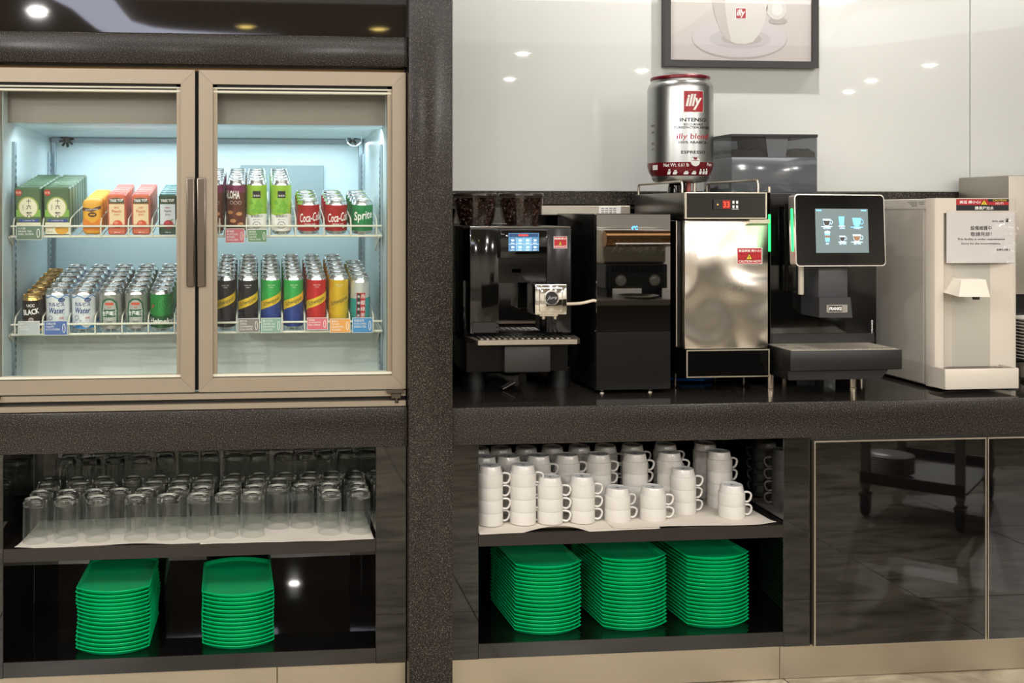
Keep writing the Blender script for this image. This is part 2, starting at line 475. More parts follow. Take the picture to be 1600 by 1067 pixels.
YF, YB = 0.015, 0.43
def open_cabinet(label, xs0, x0, x1, xs1, zbot, zsh, loc):
    t = thing('open_cabinet', label, 'cabinet', loc)
    MB().box(xs0, x0, YF, YB, 0.10, ZB - 0.001, BLACK, 0.0015, 1).build('side_panel', t)
    MB().box(x1, xs1, YF, YB, 0.10, ZB - 0.001, BLACK, 0.0015, 1).build('side_panel', t)
    MB().box(x0, x1, YB, YB + 0.015, 0.10, ZB - 0.001, BLACK).build('back_panel', t)
    s = MB().box(x0, x1, YF + 0.004, YB, zsh - 0.036, zsh, BLACK_SHELF, 0.001, 1)
    s.box(x0, x1, YF, YF + 0.004, zsh - 0.036, zsh, EDGE)
    s.build('shelf', t)
    s = MB().box(x0, x1, YF + 0.004, YB, zbot - 0.04, zbot, BLACK, 0.001, 1)
    s.box(x0, x1, YF, YF + 0.004, zbot - 0.042, zbot, mat('bottom_edge', '1d1a18', 0.12, ior=1.6))
    s.build('bottom_panel', t)
    return t
LX0, LX1 = PXx(5, YF), PXx(587, YF)
RX0, RX1, RX2 = PXx(748, YF), PXx(1224, YF), PXx(1267, YF)
ZSL, ZSR, ZBOT = 0.452, 0.456, 0.144
cabl = open_cabinet('black glass open cabinet under the fridge, with a shelf of drinking glasses', -1.62, LX0, LX1, PX0 - 0.002, ZBOT, ZSL, (-0.2, 0.2, 0.1))
cabr = open_cabinet('black glass open cabinet beside the pillar, with a shelf of white cups', PX1 + 0.001, RX0, RX1, RX2 - 0.002, ZBOT, ZSR, (1.07, 0.2, 0.1))
kx = [(-1.62, PXx(433, 0.03)), (PXx(433, 0.03), PXx(634, 0.03)), (PX1 + 0.001, PXx(1218, 0.03)), (PXx(1218, 0.03), 3.5)]
for i, (xa, xb) in enumerate(kx):
    o = MB().box(xa + 0.0008, xb - 0.0008, 0.028, 0.05, 0.002, 0.101, KICK, 0.001, 1).build('kick_plate', (cabl, cabl, cabr, cabr)[i], label='brushed beige steel kick plate')
def door_cabinet(label, xa, xb, rot=0):
    t = thing('door_cabinet', label, 'cabinet', ((xa + xb) / 2, 0.2, 0.1))
    MB().box(xa, xb, 0.02, YB, 0.102, ZB - 0.002, MATT_BLACK).build('body', t)
    d = MB().box(xa + 0.003, xb - 0.003, 0.0, 0.018, 0.104, 0.700, BLACK, 0.001, 1).build('door', t)
    e = MB(); w = 0.0045
    e.box(xa + 0.001, xa + w, -0.0015, 0.018, 0.103, 0.702, STEEL_TRIM); e.box(xb - w, xb - 0.001, -0.0015, 0.018, 0.103, 0.702, STEEL_TRIM)
    e.box(xa + w, xb - w, -0.0015, 0.018, 0.702 - w, 0.702, STEEL_TRIM); e.box(xa + w, xb - w, -0.0015, 0.018, 0.103, 0.105, STEEL_TRIM)
    e.build('edge_trim', d, label='thin pale steel edge strip')
    return t
DX = [RX2, PXx(1542, 0), PXx(1542, 0) + (PXx(1542, 0) - RX2), PXx(1542, 0) + 2 * (PXx(1542, 0) - RX2)]
door_cabinet('black glass door cabinet with thin steel edging, next to the cup cabinet', DX[0] + 0.001, DX[1] - 0.001)
door_cabinet('black glass door cabinet cut by the frame edge, under the water dispenser', DX[1] + 0.001, DX[2] - 0.001)

# ------------------------------------------------------------------ paper liners
def liner(label, x0, x1, y0, y1, z, amp, seed, skew=0.0):
    r_ = random.Random(seed); nx, ny = 60, 12
    ph = [(r_.uniform(0, 6.28), r_.uniform(10, 26)) for _ in range(3)]
    top = []
    for j in range(ny + 1):
        for i in range(nx + 1):
            u, v = i / nx, j / ny
            x = x0 + (x1 - x0) * u + skew * v; y = y0 + (y1 - y0) * v ** 1.6 + 0.004 * math.sin(u * 9 + seed)
            w = sum(math.sin(x * f + p) for p, f in ph) / 3
            zz = z + amp * max(0.0, w) * max(0.0, 1 - (y - y0) / 0.045) ** 1.5
            top.append((x, y, zz))
    n = len(top); k = nx + 1
    fs = [(j * k + i, j * k + i + 1, (j + 1) * k + i + 1, (j + 1) * k + i) for j in range(ny) for i in range(nx)]
    bot = [(x, y, zz - 0.0008) for x, y, zz in top]
    fb = [tuple(n + q for q in reversed(f)) for f in fs]
    rim = [i for i in range(nx + 1)] + [j * k + nx for j in range(1, ny + 1)] + [ny * k + i for i in range(nx - 1, -1, -1)] + [j * k for j in range(ny - 1, 0, -1)]
    fr = [(rim[i], n + rim[i], n + rim[(i + 1) % len(rim)], rim[(i + 1) % len(rim)]) for i in range(len(rim))]
    o = MB().add(top + bot, fs + fb + fr, PAPER).build('paper_liner', loc=((x0 + x1) / 2, (y0 + y1) / 2, z))
    return tag(o, label, 'paper liner')
liner('white paper liner under the glasses, half farther from the pillar', PXx(22, 0.02), PXx(318, 0.02), 0.022, 0.285, ZSL + 0.0014, 0.004, 3, 0.02)
liner('white paper liner under the glasses, overlapping half next to the pillar', PXx(313, 0.008), PXx(584, 0.008), 0.002, 0.285, ZSL + 0.0026, 0.002, 5)
liner('wavy white paper liner under the cups, half next to the pillar', PXx(749.5, 0.01), PXx(1032, 0.01), 0.008, 0.30, ZSR + 0.0014, 0.020, 12)
liner('wavy white paper liner under the cups, half next to the door cabinet', PXx(960, 0.02), PXx(1214, 0.02), 0.022, 0.30, ZSR + 0.0030, 0.016, 4, -0.006)

# ------------------------------------------------------------------ drinking glasses (upside down), four staggered rows
TUMBLER = real_glass('tumbler_base_glass', 'fbfffd', 1.47)
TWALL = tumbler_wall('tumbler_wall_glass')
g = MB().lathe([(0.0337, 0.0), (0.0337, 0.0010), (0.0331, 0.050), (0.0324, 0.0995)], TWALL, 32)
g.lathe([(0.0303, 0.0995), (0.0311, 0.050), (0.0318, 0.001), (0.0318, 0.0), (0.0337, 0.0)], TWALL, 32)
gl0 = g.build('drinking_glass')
MB().lathe([(0, 0.0990), (0.0240, 0.0992), (0.0300, 0.0982), (0.0324, 0.0990), (0.0322, 0.106), (0.0314, 0.1130), (0.0290, 0.1168), (0.0258, 0.1164), (0.0236, 0.1145), (0, 0.1140)], TUMBLER, 32).build('thick_base', gl0)
ROWS = [(0.075, [55, 103, 152.6, 213, 263, 310, 353.5, 394.5, 515.5, 561], 'front'),
        (0.148, [65, 107, 148.5, 183.5, 228.7, 278, 317, 360.5, 395.6, 434, 472.5, 512.5, 557.8], 'second'),
        (0.222, [75, 126, 167, 240, 280, 318, 360, 401, 436, 481.7, 516.7, 554], 'third'),
        (0.296, [78, 120.6, 161, 207.6, 248.5, 286.6, 320, 366, 405, 446.6, 485, 518, 549.7], 'rear')]
first = True
for Y, pxs, nm in ROWS:
    last = -9
    for i, px in enumerate(sorted(pxs)):
        x = min(max(PXx(px, Y), last + 0.0677), LX1 - 0.0345); last = x
        o = gl0 if first else dup(gl0)
        first = False
        y = Y + rng.uniform(-0.0015, 0.0015)
        o.location = (x, y, ZSL + 0.0032); o.rotation_euler = (0, 0, rng.uniform(0, 6))
        k = len(pxs) - 1 - i
        tag(o, f'upside-down clear drinking glass, {ORD[k]} from the pillar in the {nm} row', 'glass', 'upside-down glasses on the shelf under the fridge')

# ------------------------------------------------------------------ cups in stacks
CERAMIC = mat('white_ceramic', 'd3cfc8', 0.14, coat=0.25)
CERAMIC_BASE = mat('unglazed_base', 'd3d4d4', 0.35)
MARK = mat('base_mark', '2a2c33', 0.4)
cup = MB()
cup.lathe([(0.0362, 0.0), (0.0380, 0.0), (0.0387, 0.0015), (0.0385, 0.033), (0.0378, 0.0362), (0.0364, 0.0368), (0.0356, 0.0376), (0.0345, 0.044), (0.0322, 0.0560), (0.0312, 0.0586), (0.0298, 0.0594), (0.0284, 0.0590), (0.0276, 0.0578)], CERAMIC, 32)
cup.lathe([(0.0276, 0.0578), (0.0050, 0.0572)], CERAMIC_BASE, 32)
cup.lathe([(0.0050, 0.0572), (0, 0.0572)], MARK, 12)
cup.lathe([(0, 0.0540), (0.0290, 0.0540), (0.0325, 0.0440), (0.0338, 0.0385), (0.0358, 0.0350), (0.0362, 0.0)], CERAMIC, 32)
cup0 = cup.build('stacking_cup')
pth = [(0.0375, 0, 0.0345), (0.047, 0, 0.0350), (0.0555, 0, 0.0325), (0.0600, 0, 0.0265), (0.0590, 0, 0.0180), (0.0545, 0, 0.0095), (0.0470, 0, 0.0055), (0.0378, 0, 0.0070)]
def smooth(path, k=3):
    out = []; n = len(path)
    pts = [Vector(p) for p in path]
    for i in range(n - 1):
        p0, p1, p2, p3 = pts[max(i - 1, 0)], pts[i], pts[i + 1], pts[min(i + 2, n - 1)]
        for j in range(k):
            t = j / k
            out.append(0.5 * ((2 * p1) + (-p0 + p2) * t + (2 * p0 - 5 * p1 + 4 * p2 - p3) * t * t + (-p0 + 3 * p1 - 3 * p2 + p3) * t ** 3))
    out.append(pts[-1])
    return [tuple(p) for p in out]
hd = MB().tube(smooth(pth), 0.0042, CERAMIC, 8, True, 0.75).build('handle', cup0)
PITCH = 0.0370
STACKS = [('front', 0.105, [(765.4, 4, 0), (817, 4, -6), (859, 3, -14), (909, 3, 0), (964.5, 2, 4), (1020, 2, -4), (1143, 2, 4)]),
          ('gap', 0.165, [(1067, 3, 0)]),
          ('middle', 0.220, [(757, 4, -40), (795, 4, -60), (841, 4, -20), (886, 4, 0), (935, 4, 0), (992, 4, 5), (1046, 4, -5), (1124, 4, 4)]),
          ('rear', 0.335, [(748, 4, -30), (783, 4, 20), (822, 4, -35), (863, 4, -25), (905, 4, 15), (946, 4, -20), (988, 4, 8), (1040, 4, 0), (1102, 4, 50)])]
first = True
POS = ['bottom cup', 'second cup up', 'third cup up', 'top cup']
for row, Y, sts in STACKS:
    for i, (px, n, ang) in enumerate(sts):
        x = PXx(px, Y)
        for k in range(n):
            c = cup0 if first else dup(cup0)
            first = False
            c.location = (x + rng.uniform(-0.0004, 0.0004), Y + rng.uniform(-0.0004, 0.0004), ZSR + 0.0034 + PITCH * k)
            c.rotation_euler = (0, 0, math.radians(ang + rng.uniform(-7, 7)))
            pos = 'top cup' if k == n - 1 else POS[k]
            where = f'in the stack standing between the front and middle rows' if row == 'gap' else f'in the {ORD[i]} {row}-row stack from the pillar'
            tag(c, f'upside-down white cup, {pos} {where}', 'cup', 'white stacking cups on the shelf beside the pillar')

# ------------------------------------------------------------------ green trays in stacks
TRAY = mat('green_tray_plastic', '00c878', 0.24, coat=0.1)
def tray_outline(w, l, sag, inset, n=14):
    hw, hl = w / 2 - inset, l / 2 - inset
    s = sag
    R = (hw * hw + s * s) / (2 * s); A = math.asin(hw / R)
    pts = []
    for k in range(n + 1):
        a = -A + 2 * A * k / n
        pts.append((R * math.sin(a), -(hl - R + R * math.cos(a))))
    for k in range(n + 1):
        a = -A + 2 * A * k / n
        pts.append((-R * math.sin(a), (hl - R + R * math.cos(a))))
    return pts
def tray_mesh():
    mb = MB(); v = []; f = []
    rings = [(0.0110, 0.0), (0.0095, 0.0006), (0.0012, 0.0104), (0.0, 0.0116), (0.0006, 0.0123), (0.0030, 0.0123), (0.0040, 0.0116), (0.0085, 0.0034), (0.0105, 0.0026)]
    n = None
    for ins, z in rings:
        o = tray_outline(0.203, 0.335, 0.040, ins); n = len(o)
        v += [(x, y, z) for x, y in o]
    for a in range(len(rings) - 1):
        for i in range(n):
            j = (i + 1) % n
            f.append((a * n + i, a * n + j, (a + 1) * n + j, (a + 1) * n + i))
    f.append(list(range(n - 1, -1, -1))); k = (len(rings) - 1) * n
    f.append([k + i for i in range(n)])
    return mb.add(v, f, TRAY)
tr0 = tray_mesh().build('serving_tray')
first = True
for nm, pxf, Yf_, ang, n, grp, jit in [('under the glasses, stack farther from the pillar', 173.5, 0.030, -1, 16, 'green trays under the glasses', 0.004),
                                    ('under the glasses, stack nearer the pillar', 372.5, 0.032, 2, 14, 'green trays under the glasses', 0.002),
                                    ('under the cups, stack nearest the pillar', 864, 0.048, 4, 18, 'green trays under the cups', 0.003),
                                    ('under the cups, middle stack', 1001, 0.050, 5, 19, 'green trays under the cups', 0.002),
                                    ('under the cups, stack farthest from the pillar', 1133, 0.046, 6, 19, 'green trays under the cups', 0.002)]:
    ar = math.radians(ang)
    x = PXx(pxf, Yf_) - 0.1675 * math.sin(ar); Y = Yf_ + 0.1675 * math.cos(ar)
    for k in range(n):
        o = tr0 if first else tr0.copy()
        if not first: COL.objects.link(o)
        first = False
        sway = jit * math.sin(k * 0.55 + pxf)
        o.location = (x + sway * 0.5, Y + sway, ZBOT + 0.0006 + 0.0111 * k)
        o.rotation_euler = (0, 0, math.radians(ang + rng.uniform(-0.5, 0.5)))
        t_ = n - 1 - k
        tag(o, f'green plastic tray, {ORD[t_] + " from the top" if t_ else "topmost"}, {nm}', 'tray', grp)

# ------------------------------------------------------------------ the drinks fridge
FSTEEL = steel('fridge_steel', lin('9a8e7d'), 0.42, (1, 1, 40), 0.04, smudge=0.05)
FSTEEL.node_tree.nodes['Principled BSDF'].inputs['Metallic'].default_value = 0.6
FSTEEL_V = steel('fridge_steel_upright', lin('978b79'), 0.42, (40, 40, 1), 0.04, smudge=0.05)
FSTEEL_V.node_tree.nodes['Principled BSDF'].inputs['Metallic'].default_value = 0.6
LINER = mat('fridge_liner', 'c4d3d6', 0.35)
LINER_BACK = mat('fridge_back', 'd0e4ea', 0.30)
HEADER = mat('fridge_header', '7f786c', 0.35, 0.2)
RAILW = mat('pale_seal', 'd9d6c4', 0.4)
WIRE = mat('coated_wire', 'd8d8c6', 0.35)
DARKGAP = mat('dark_seal', '15120f', 0.6)
YD = 0.012                                                       # door face
fx1 = PXx(634, YD); fxm = (PXx(304.5, YD) + PXx(310.5, YD)) / 2
gapw = PXx(310.5, YD) - PXx(304.5, YD)
wd = fx1 - fxm - gapw / 2
fx0 = fxm - gapw / 2 - wd
zt, zb = P(320, 109.5, YD)[1], P(320, 612.5, YD)[1]
fr = thing('drinks_fridge', 'tall steel two-door glass fridge of cans and juice beside the granite pillar', 'fridge', ((fx0 + fx1) / 2, 0.3, 0.823))
FYB = 0.76
IX0, IX1 = PXx(9, 0.08), PXx(603, 0.08)
ZF, ZCI = 0.86, 1.618
cb = MB()
cb.box(fx0, IX0, 0.05, FYB + 0.03, 0.824, zt + 0.012, LINER); cb.box(IX1, fx1, 0.05, FYB + 0.03, 0.824, zt + 0.012, LINER)
cb.box(IX0, IX1, FYB, FYB + 0.03, 0.824, zt + 0.012, LINER_BACK)
cb.box(IX0, IX1, 0.05, FYB, 0.824, ZF, LINER)
cb.box(IX0, IX1, 0.12, FYB, ZCI, zt + 0.012, LINER)
cb.build('cabinet_shell', fr)
MB().box(IX0, IX1, 0.105, 0.119, ZCI, zt + 0.01, HEADER).build('light_header', fr, label='brushed steel header over the fridge compartment')
MB().box(IX0 + 0.01, IX1 - 0.01, FYB - 0.055, FYB - 0.02, ZCI - 0.016, ZCI - 0.001, mat('rail_grey', '8795a0', 0.4), 0.002, 1).build('ceiling_rail', fr)
MB().box(fx0, fx1, 0.045, 0.12, zt + 0.001, zt + 0.012, mat('gold_strip', '6d5634', 0.35, 0.6)).build('top_strip', fr)
# base sill in two strips with a dark slot and hinge plates
z_s0, z_s1 = 0.8265, zb - 0.004
s = MB().box(fx0, fx1, 0.012, 0.05, z_s0 + 0.024, z_s1, FSTEEL, 0.001, 1)
s.box(fx0, fx1, 0.03, 0.05, z_s0 + 0.012, z_s0 + 0.024, DARKGAP)
s.box(fx0, fx1, 0.006, 0.05, z_s0 - 0.003, z_s0 + 0.013, FSTEEL, 0.001, 1)
s.build('sill', fr)
for xa, xb in ((fx1 - 0.055, fx1 - 0.006), (fx0 + 0.006, fx0 + 0.055)):
    h = MB().box(xa, xb, -0.004, 0.03, z_s1 - 0.006, z_s1 + 0.003, STEEL_DARK, 0.001, 1)
    h.box(xa + 0.012, xb - 0.008, 0.0, 0.03, z_s1 - 0.022, z_s1 - 0.006, STEEL_DARK, 0.002, 1)
    h.lathe([(0.005, -0.03), (0.005, 0.0)], STEEL_DARK, 10, ((xa + xb) / 2 + 0.004, 0.005, z_s1 - 0.004))
    h.build('hinge', fr)
# lower duct cover, vent panel, knob, hanging loop, slotted uprights
MB().box(PXx(28, 0.30), PXx(603, 0.30), 0.30, 0.315, ZF, P(300, 520, 0.30)[1], mat('duct_cover', 'dde3d8', 0.16, ior=1.5)).build('duct_cover', fr, label='pale grey-green duct cover under the lowest shelf')
vp = MB().box(PXx(376, 0.74), PXx(506, 0.74), 0.745, FYB - 0.0005, P(400, 345, 0.74)[1], P(400, 258, 0.74)[1], mat('vent_grey', '8fa3a8', 0.4), 0.002, 1)
vp.build('vent_panel', fr, label='blue-grey rectangular vent panel on the fridge back wall')
k_ = MB(); kx_, kz_ = P(104, 219, 0.70)
for q in range(8):
    a = q * math.pi / 4 + 0.2
    k_.tube([(kx_ + 0.008 * math.cos(a), 0.70, kz_ + 0.008 * math.sin(a)), (kx_ + 0.024 * math.cos(a), 0.697, kz_ + 0.024 * math.sin(a))], 0.0042, MATT_BLACK, 6)
k_.lathe([(0, -0.006), (0.012, -0.006), (0.012, 0.05), (0, 0.05)], MATT_BLACK, 12, (kx_, 0.70, kz_))
k_.build('star_knob', fr, label='small black star-shaped knob')
lx_, lz_ = P(553, 215, 0.60)
MB().tube([(lx_ + 0.026 * math.cos(a * 0.349), 0.60 + 0.01 * math.sin(a * 0.349), lz_ + 0.030 * math.sin(a * 0.349)) for a in range(19)], 0.0022, mat('clear_tubing', 'c9d4d6', 0.15), 6).build('hose_loop', fr, label='pale looped hose by the fan')
f_ = MB()
for q in range(5):
    a = q * 2 * math.pi / 5 + 0.3
    f_.tube([(lx_ + 0.006 * math.cos(a), 0.66, lz_ + 0.006 * math.sin(a)), (lx_ + 0.026 * math.cos(a), 0.655, lz_ + 0.026 * math.sin(a))], 0.005, MATT_BLACK, 6)
f_.build('star_knob', fr)
UPR = steel('upright_zinc', lin('9fb0b8'), 0.3, (40, 40, 1)); SLOT = mat('slot_dark', '20262a', 0.6)
for xw, yy, sg in ((IX0, 0.17, 1), (IX0, FYB - 0.06, 1), (IX1, 0.17, -1), (IX1, FYB - 0.06, -1)):
    u = MB().box(xw, xw + sg * 0.008, yy - 0.014, yy + 0.014, 0.90, ZCI - 0.05, UPR, 0.001, 1)
    zz = 0.92
    while zz < ZCI - 0.08:
        u.box(xw + sg * 0.0079, xw + sg * 0.0085, yy - 0.004, yy + 0.004, zz, zz + 0.010, SLOT); zz += 0.020
    u.build('slotted_upright', fr)
for xw, sg in ((IX0, 1), (IX1, -1)):
    MB().box(xw, xw + sg * 0.016, FYB - 0.016, FYB - 0.0005, ZF, ZCI - 0.001, UPR, 0.002, 1).build('corner_post', fr)

MB().box(fxm - 0.02, fxm + 0.02, 0.052, 0.075, zb, zt, DARKGAP).build('centre_mullion', fr)  # added behind the door gap so the inside light does not leak through
# doors
def door(x0, x1, handle_left, label):
    fw = 0.0385
    d = MB()
    # inner seal frame behind the face frame
    xi0, xi1, zi0, zi1 = x0 + fw, x1 - fw, zb + fw + 0.003, zt - fw
    w2 = 0.012
    for (a, b_, c, e) in ((xi0, xi0 + w2, zi0, zi1), (xi1 - w2, xi1, zi0, zi1)):
        d.box(a, b_, YD + 0.012, YD + 0.036, c, e, FSTEEL_V)
    d.box(xi0, xi1, YD + 0.010, YD + 0.036, zi0 - 0.001, zi0 + 0.006, RAILW)
    d.box(x0 + 0.01, x1 - 0.01, YD + 0.030, YD + 0.036, zi1 - 0.002, zt - 0.004, DARKGAP)
    d.box(xi0, xi1, YD + 0.012, YD + 0.036, zi1 - 0.0075, zi1, DARKGAP)
    d.box(xi0, xi1, YD + 0.010, YD + 0.036, zi1 - 0.0120, zi1 - 0.0075, RAILW, 0.001, 1)
    d.box(xi0, xi1, YD + 0.014, YD + 0.036, zi1 - 0.0165, zi1 - 0.0125, DARKGAP)
    d.box(xi0, xi1, YD + 0.010, YD + 0.036, zi1 - 0.0225, zi1 - 0.0165, RAILW, 0.001, 1)
    dr = d.build('door', fr, label=label)
    g_ = 0.0006
    y0, y1 = YD, YD + 0.030
    MB().prism([(x0, zt), (x1, zt), (x1 - fw, zt - fw), (x0 + fw, zt - fw)][::-1], y0, y1, FSTEEL).build('rail', dr)
    MB().prism([(x0, zb), (x1, zb), (x1 - fw, zb + fw), (x0 + fw, zb + fw)], y0, y1, FSTEEL).build('rail', dr)
    MB().prism([(x0, zb + g_), (x0 + fw, zb + fw + g_), (x0 + fw, zt - fw - g_), (x0, zt - g_)], y0, y1, FSTEEL_V).build('stile', dr)
    MB().prism([(x1, zb + g_), (x1, zt - g_), (x1 - fw, zt - fw - g_), (x1 - fw, zb + fw + g_)], y0, y1, FSTEEL_V).build('stile', dr)
    MB().box(xi0 + 0.004, xi1 - 0.004, YD + 0.022, YD + 0.027, zi0 + 0.004, zi1 - 0.02, PANE).build('glass_pane', dr, label='clear glass pane')
    hx0, hx1 = (PXx(308, YD), PXx(321.5, YD)) if handle_left else (PXx(291.5, YD), PXx(304, YD))
    hz0, hz1 = P(306, 448, YD)[1], P(306, 277.5, YD)[1]
    h = MB().box(hx0, hx1, YD - 0.010, YD, hz0, hz1, STEEL_DARK, 0.003, 2)
    ins = 0.003
    h.box(hx0 + ins, hx1 - ins, YD - 0.0108, YD - 0.009, hz0 + 0.004, hz1 - 0.004, STEEL_DARK)
    h.build('handle', dr, label='dark steel pull handle')
door(fx0, fxm - gapw / 2, False, 'steel framed glass door farther from the pillar')
door(fxm + gapw / 2, fx1, True, 'steel framed glass door next to the pillar')

# wire shelves that slope down to the front
TILT = math.radians(8.3)
SH = {'upper': (0.105, P(300, 367.5, 0.105)[1]), 'lower': (0.105, P(300, 518.5, 0.105)[1])}
def on_shelf(which, x, d, h=0.0):
    y0, z0 = SH[which]
    return Vector((x, y0 + d * math.cos(TILT) - h * math.sin(TILT), z0 + d * math.sin(TILT) + h * math.cos(TILT)))
DIVS = {'upper': [22, 68, 110, 158, 201, 238, 276, 343, 352, 385, 421, 462, 506, 548, 588], 'lower': [24, 67, 108, 149, 191, 232, 273, 331, 370, 405, 441, 476, 512, 546, 583]}
for which in ('upper', 'lower'):
    sh = MB()
    xa, xb = IX0 + 0.010, IX1 - 0.010
    L = 0.60
    sh.tube([on_shelf(which, xa, 0.0, -0.003), on_shelf(which, xb, 0.0, -0.003)], 0.0036, WIRE, 8)
    sh.tube([on_shelf(which, xa, L, -0.003), on_shelf(which, xb, L, -0.003)], 0.0032, WIRE, 8)
    for xx in (xa, xb):
        sh.tube([on_shelf(which, xx, 0.0, -0.003), on_shelf(which, xx, L, -0.003)], 0.0036, WIRE, 8)
    for dd in (0.2, 0.4):
        sh.tube([on_shelf(which, xa, dd, -0.006), on_shelf(which, xb, dd, -0.006)], 0.003, WIRE, 6)
    s_ = sh.build('wire_shelf', fr, label='sloping white wire shelf')
    fw_ = MB(); n_ = 46
    for i in range(1, n_):
        x = xa + (xb - xa) * i / n_
        fw_.tube([on_shelf(which, x, 0.0, -0.0017), on_shelf(which, x, L, -0.0017)], 0.0015, WIRE, 5)
    fw_.build('floor_wire', s_, kind='stuff')
    MB().tube([on_shelf(which, xa, -0.004, 0.027), on_shelf(which, xb, -0.004, 0.027)], 0.0030, WIRE, 8).build('front_rail', s_)
    for px in DIVS[which]:
        x = PXx(px, SH[which][0])
        dv = MB().tube([on_shelf(which, x, -0.003, -0.003), on_shelf(which, x, -0.004, 0.030), on_shelf(which, x, 0.012, 0.046), on_shelf(which, x, 0.10, 0.050), on_shelf(which, x, 0.58, 0.050), on_shelf(which, x, 0.59, -0.002)], 0.0022, WIRE, 6)
        dv.build('divider', s_)
    for xx, sg in ((xa, 1), (xb, -1)):
        br = MB().prism([(SH[which][0] + 0.0, SH[which][1] - 0.008), (SH[which][0] + 0.10, SH[which][1] - 0.05), (SH[which][0] + 0.14, SH[which][1] + 0.016), (SH[which][0] + 0.0, SH[which][1] - 0.002)], xx - 0.008, xx - 0.005, WIRE, 'x')
        br.build('bracket', s_)

# ------------------------------------------------------------------ cans and cartons
ALU = steel('can_aluminium', lin('d7dadb'), 0.2, (1, 1, 1), 0.05, smudge=0.05)
GOLD = mat('gold_lid', 'cba968', 0.22, 1.0)
def can(name, R, H, body, lid=None, prints=()):
    lid = lid or ALU
    mb = MB()
    mb.lathe([(R * 0.72, 0.004), (R * 0.80, 0.0), (R * 0.86, 0.001), (R, 0.010)], lid, 24)
    nk = 0.012
    mb.lathe([(R, 0.010), (R, H - nk)], body, 24)
    mb.lathe([(R, H - nk), (R * 0.95, H - nk * 0.62), (R * 0.86, H - nk * 0.25)], lid, 24)
    for shape, m in prints:
        stick_round(mb, shape, m, R)
    o = mb.build(name)
    ld = MB().lathe([(R * 0.86, H - nk * 0.25), (R * 0.88, H - 0.0012), (R * 0.86, H), (R * 0.82, H - 0.001), (R * 0.80, H - 0.005), (R * 0.74, H - 0.0045), (0, H - 0.004)], lid, 24).build('lid', o)
    tb = MB()
    v, f = ring2(0, 0.004, R * 0.22, R * 0.36, R * 0.09, 12)
    tb.add([(a, b, H - 0.0030) for a, b in v] + [(a, b, H - 0.0022) for a, b in v], [tuple(q) for q in f] + [tuple(k + len(v) for k in q) for q in f], lid)
    tb.box(-R * 0.14, R * 0.14, -R * 0.32, -R * 0.05, H - 0.0038, H - 0.0022, lid)
    tb.build('pull_tab', ld)
    return o
def band(R, zc0, slope, w, umax):          # a slanting band round the can
    return poly2([(-umax, zc0 - slope * umax - w / 2), (umax, zc0 + slope * umax - w / 2), (umax, zc0 + slope * umax + w / 2), (-umax, zc0 - slope * umax + w / 2)])
def paint(name, h, r=0.25, metal=0.35): return mat(name, h, r, metal)
RS = 0.0284
def soda(nm, top, low=None, textcol=INK, bandcol='e3c02c', H=0.158):
    c_top = paint(nm + '_paint', top)
    pr = []
    U = RS * 2.2
    if low:
        c_low = paint(nm + '_low', low)
        pr.append((poly2([(-U, 0.0105), (U, 0.0105), (U, 0.084 + 0.42 * U), (-U, 0.084 - 0.42 * U)]), c_low))
    yb = paint('band_' + bandcol, bandcol, 0.3, 0.2)
    pr.append((band(RS, 0.084, 0.42, 0.025, RS * 1.9), yb))
    v, f = text_at('Schweppes', 0.0, 0.0835, 0.0165, w=0.056, shear=0.3, bold=0.006, rot=math.atan(0.40))
    pr.append(((v, f), textcol))
    pr.append((text_at('SINCE 1783', 0, 0.132, 0.0032, wmax=0.02), mat('pale_print', 'dcdcd2', 0.5)))
    pr.append((text_at('TONIC', 0, 0.126, 0.0028), mat('pale_print', 'dcdcd2', 0.5)))
    pr.append((text_at('330 ml', 0, 0.026, 0.003), mat('pale_print', 'dcdcd2', 0.5)))
    o = can('soda_can', RS, H, c_top, None, ())
    return o, pr
# the prints overlap, so each later one is laid a hair farther out
def build_can(name, R, H, body, lid, prints):
    o = can(name, R, H, body, lid)
    mb = MB()
    for i, (shape, m) in enumerate(prints):
        stick_round(mb, shape, m, R, 0.0003 + 0.00012 * i)
    if prints: mb.build('printed_artwork', o)
    return o
def soda_can(nm, top, low=None, textcol=INK, bandcol='e3c02c'):
    bpy_o, pr = soda(nm, top, low, textcol, bandcol)
    mb = MB()
    for i, (shape, m) in enumerate(pr): stick_round(mb, shape, m, RS, 0.0003 + 0.00012 * i)
    mb.build('printed_artwork', bpy_o)
    return bpy_o
WPR = mat('white_can_print', 'f1f1ec', 0.4)
k_black = soda_can('black_soda', '15151c')
k_greenblue = soda_can('green_soda', '2fae4e', '1c3f8e')
k_red = soda_can('red_soda', 'c81f22')
k_yellow = soda_can('yellow_soda', 'd9b51c', bandcol='caa616')
def teal_can():
    pr = [(poly2([(-0.06, 0.0105), (0.06, 0.0105), (0.06, 0.095), (-0.06, 0.088)]), paint('teal_paint', '1f9c9a')),
          (rect2(-0.013, 0.030, 0.013, 0.108), RED), (rect2(-0.0115, 0.032, -0.001, 0.106), INK)]
    for i, ch in enumerate('烏龍綠茶'): pr.append((text_at(ch, 0.006, 0.098 - 0.0185 * i, 0.013), WPR))
    for i, ch in enumerate('無糖茶飲'): pr.append((text_at(ch, -0.0062, 0.097 - 0.0185 * i, 0.0075), WPR))
    return build_can('soda_can', RS, 0.150, paint('pearl_paint', 'cfd6d2', 0.3, 0.5), None, pr)
k_teal = teal_can()
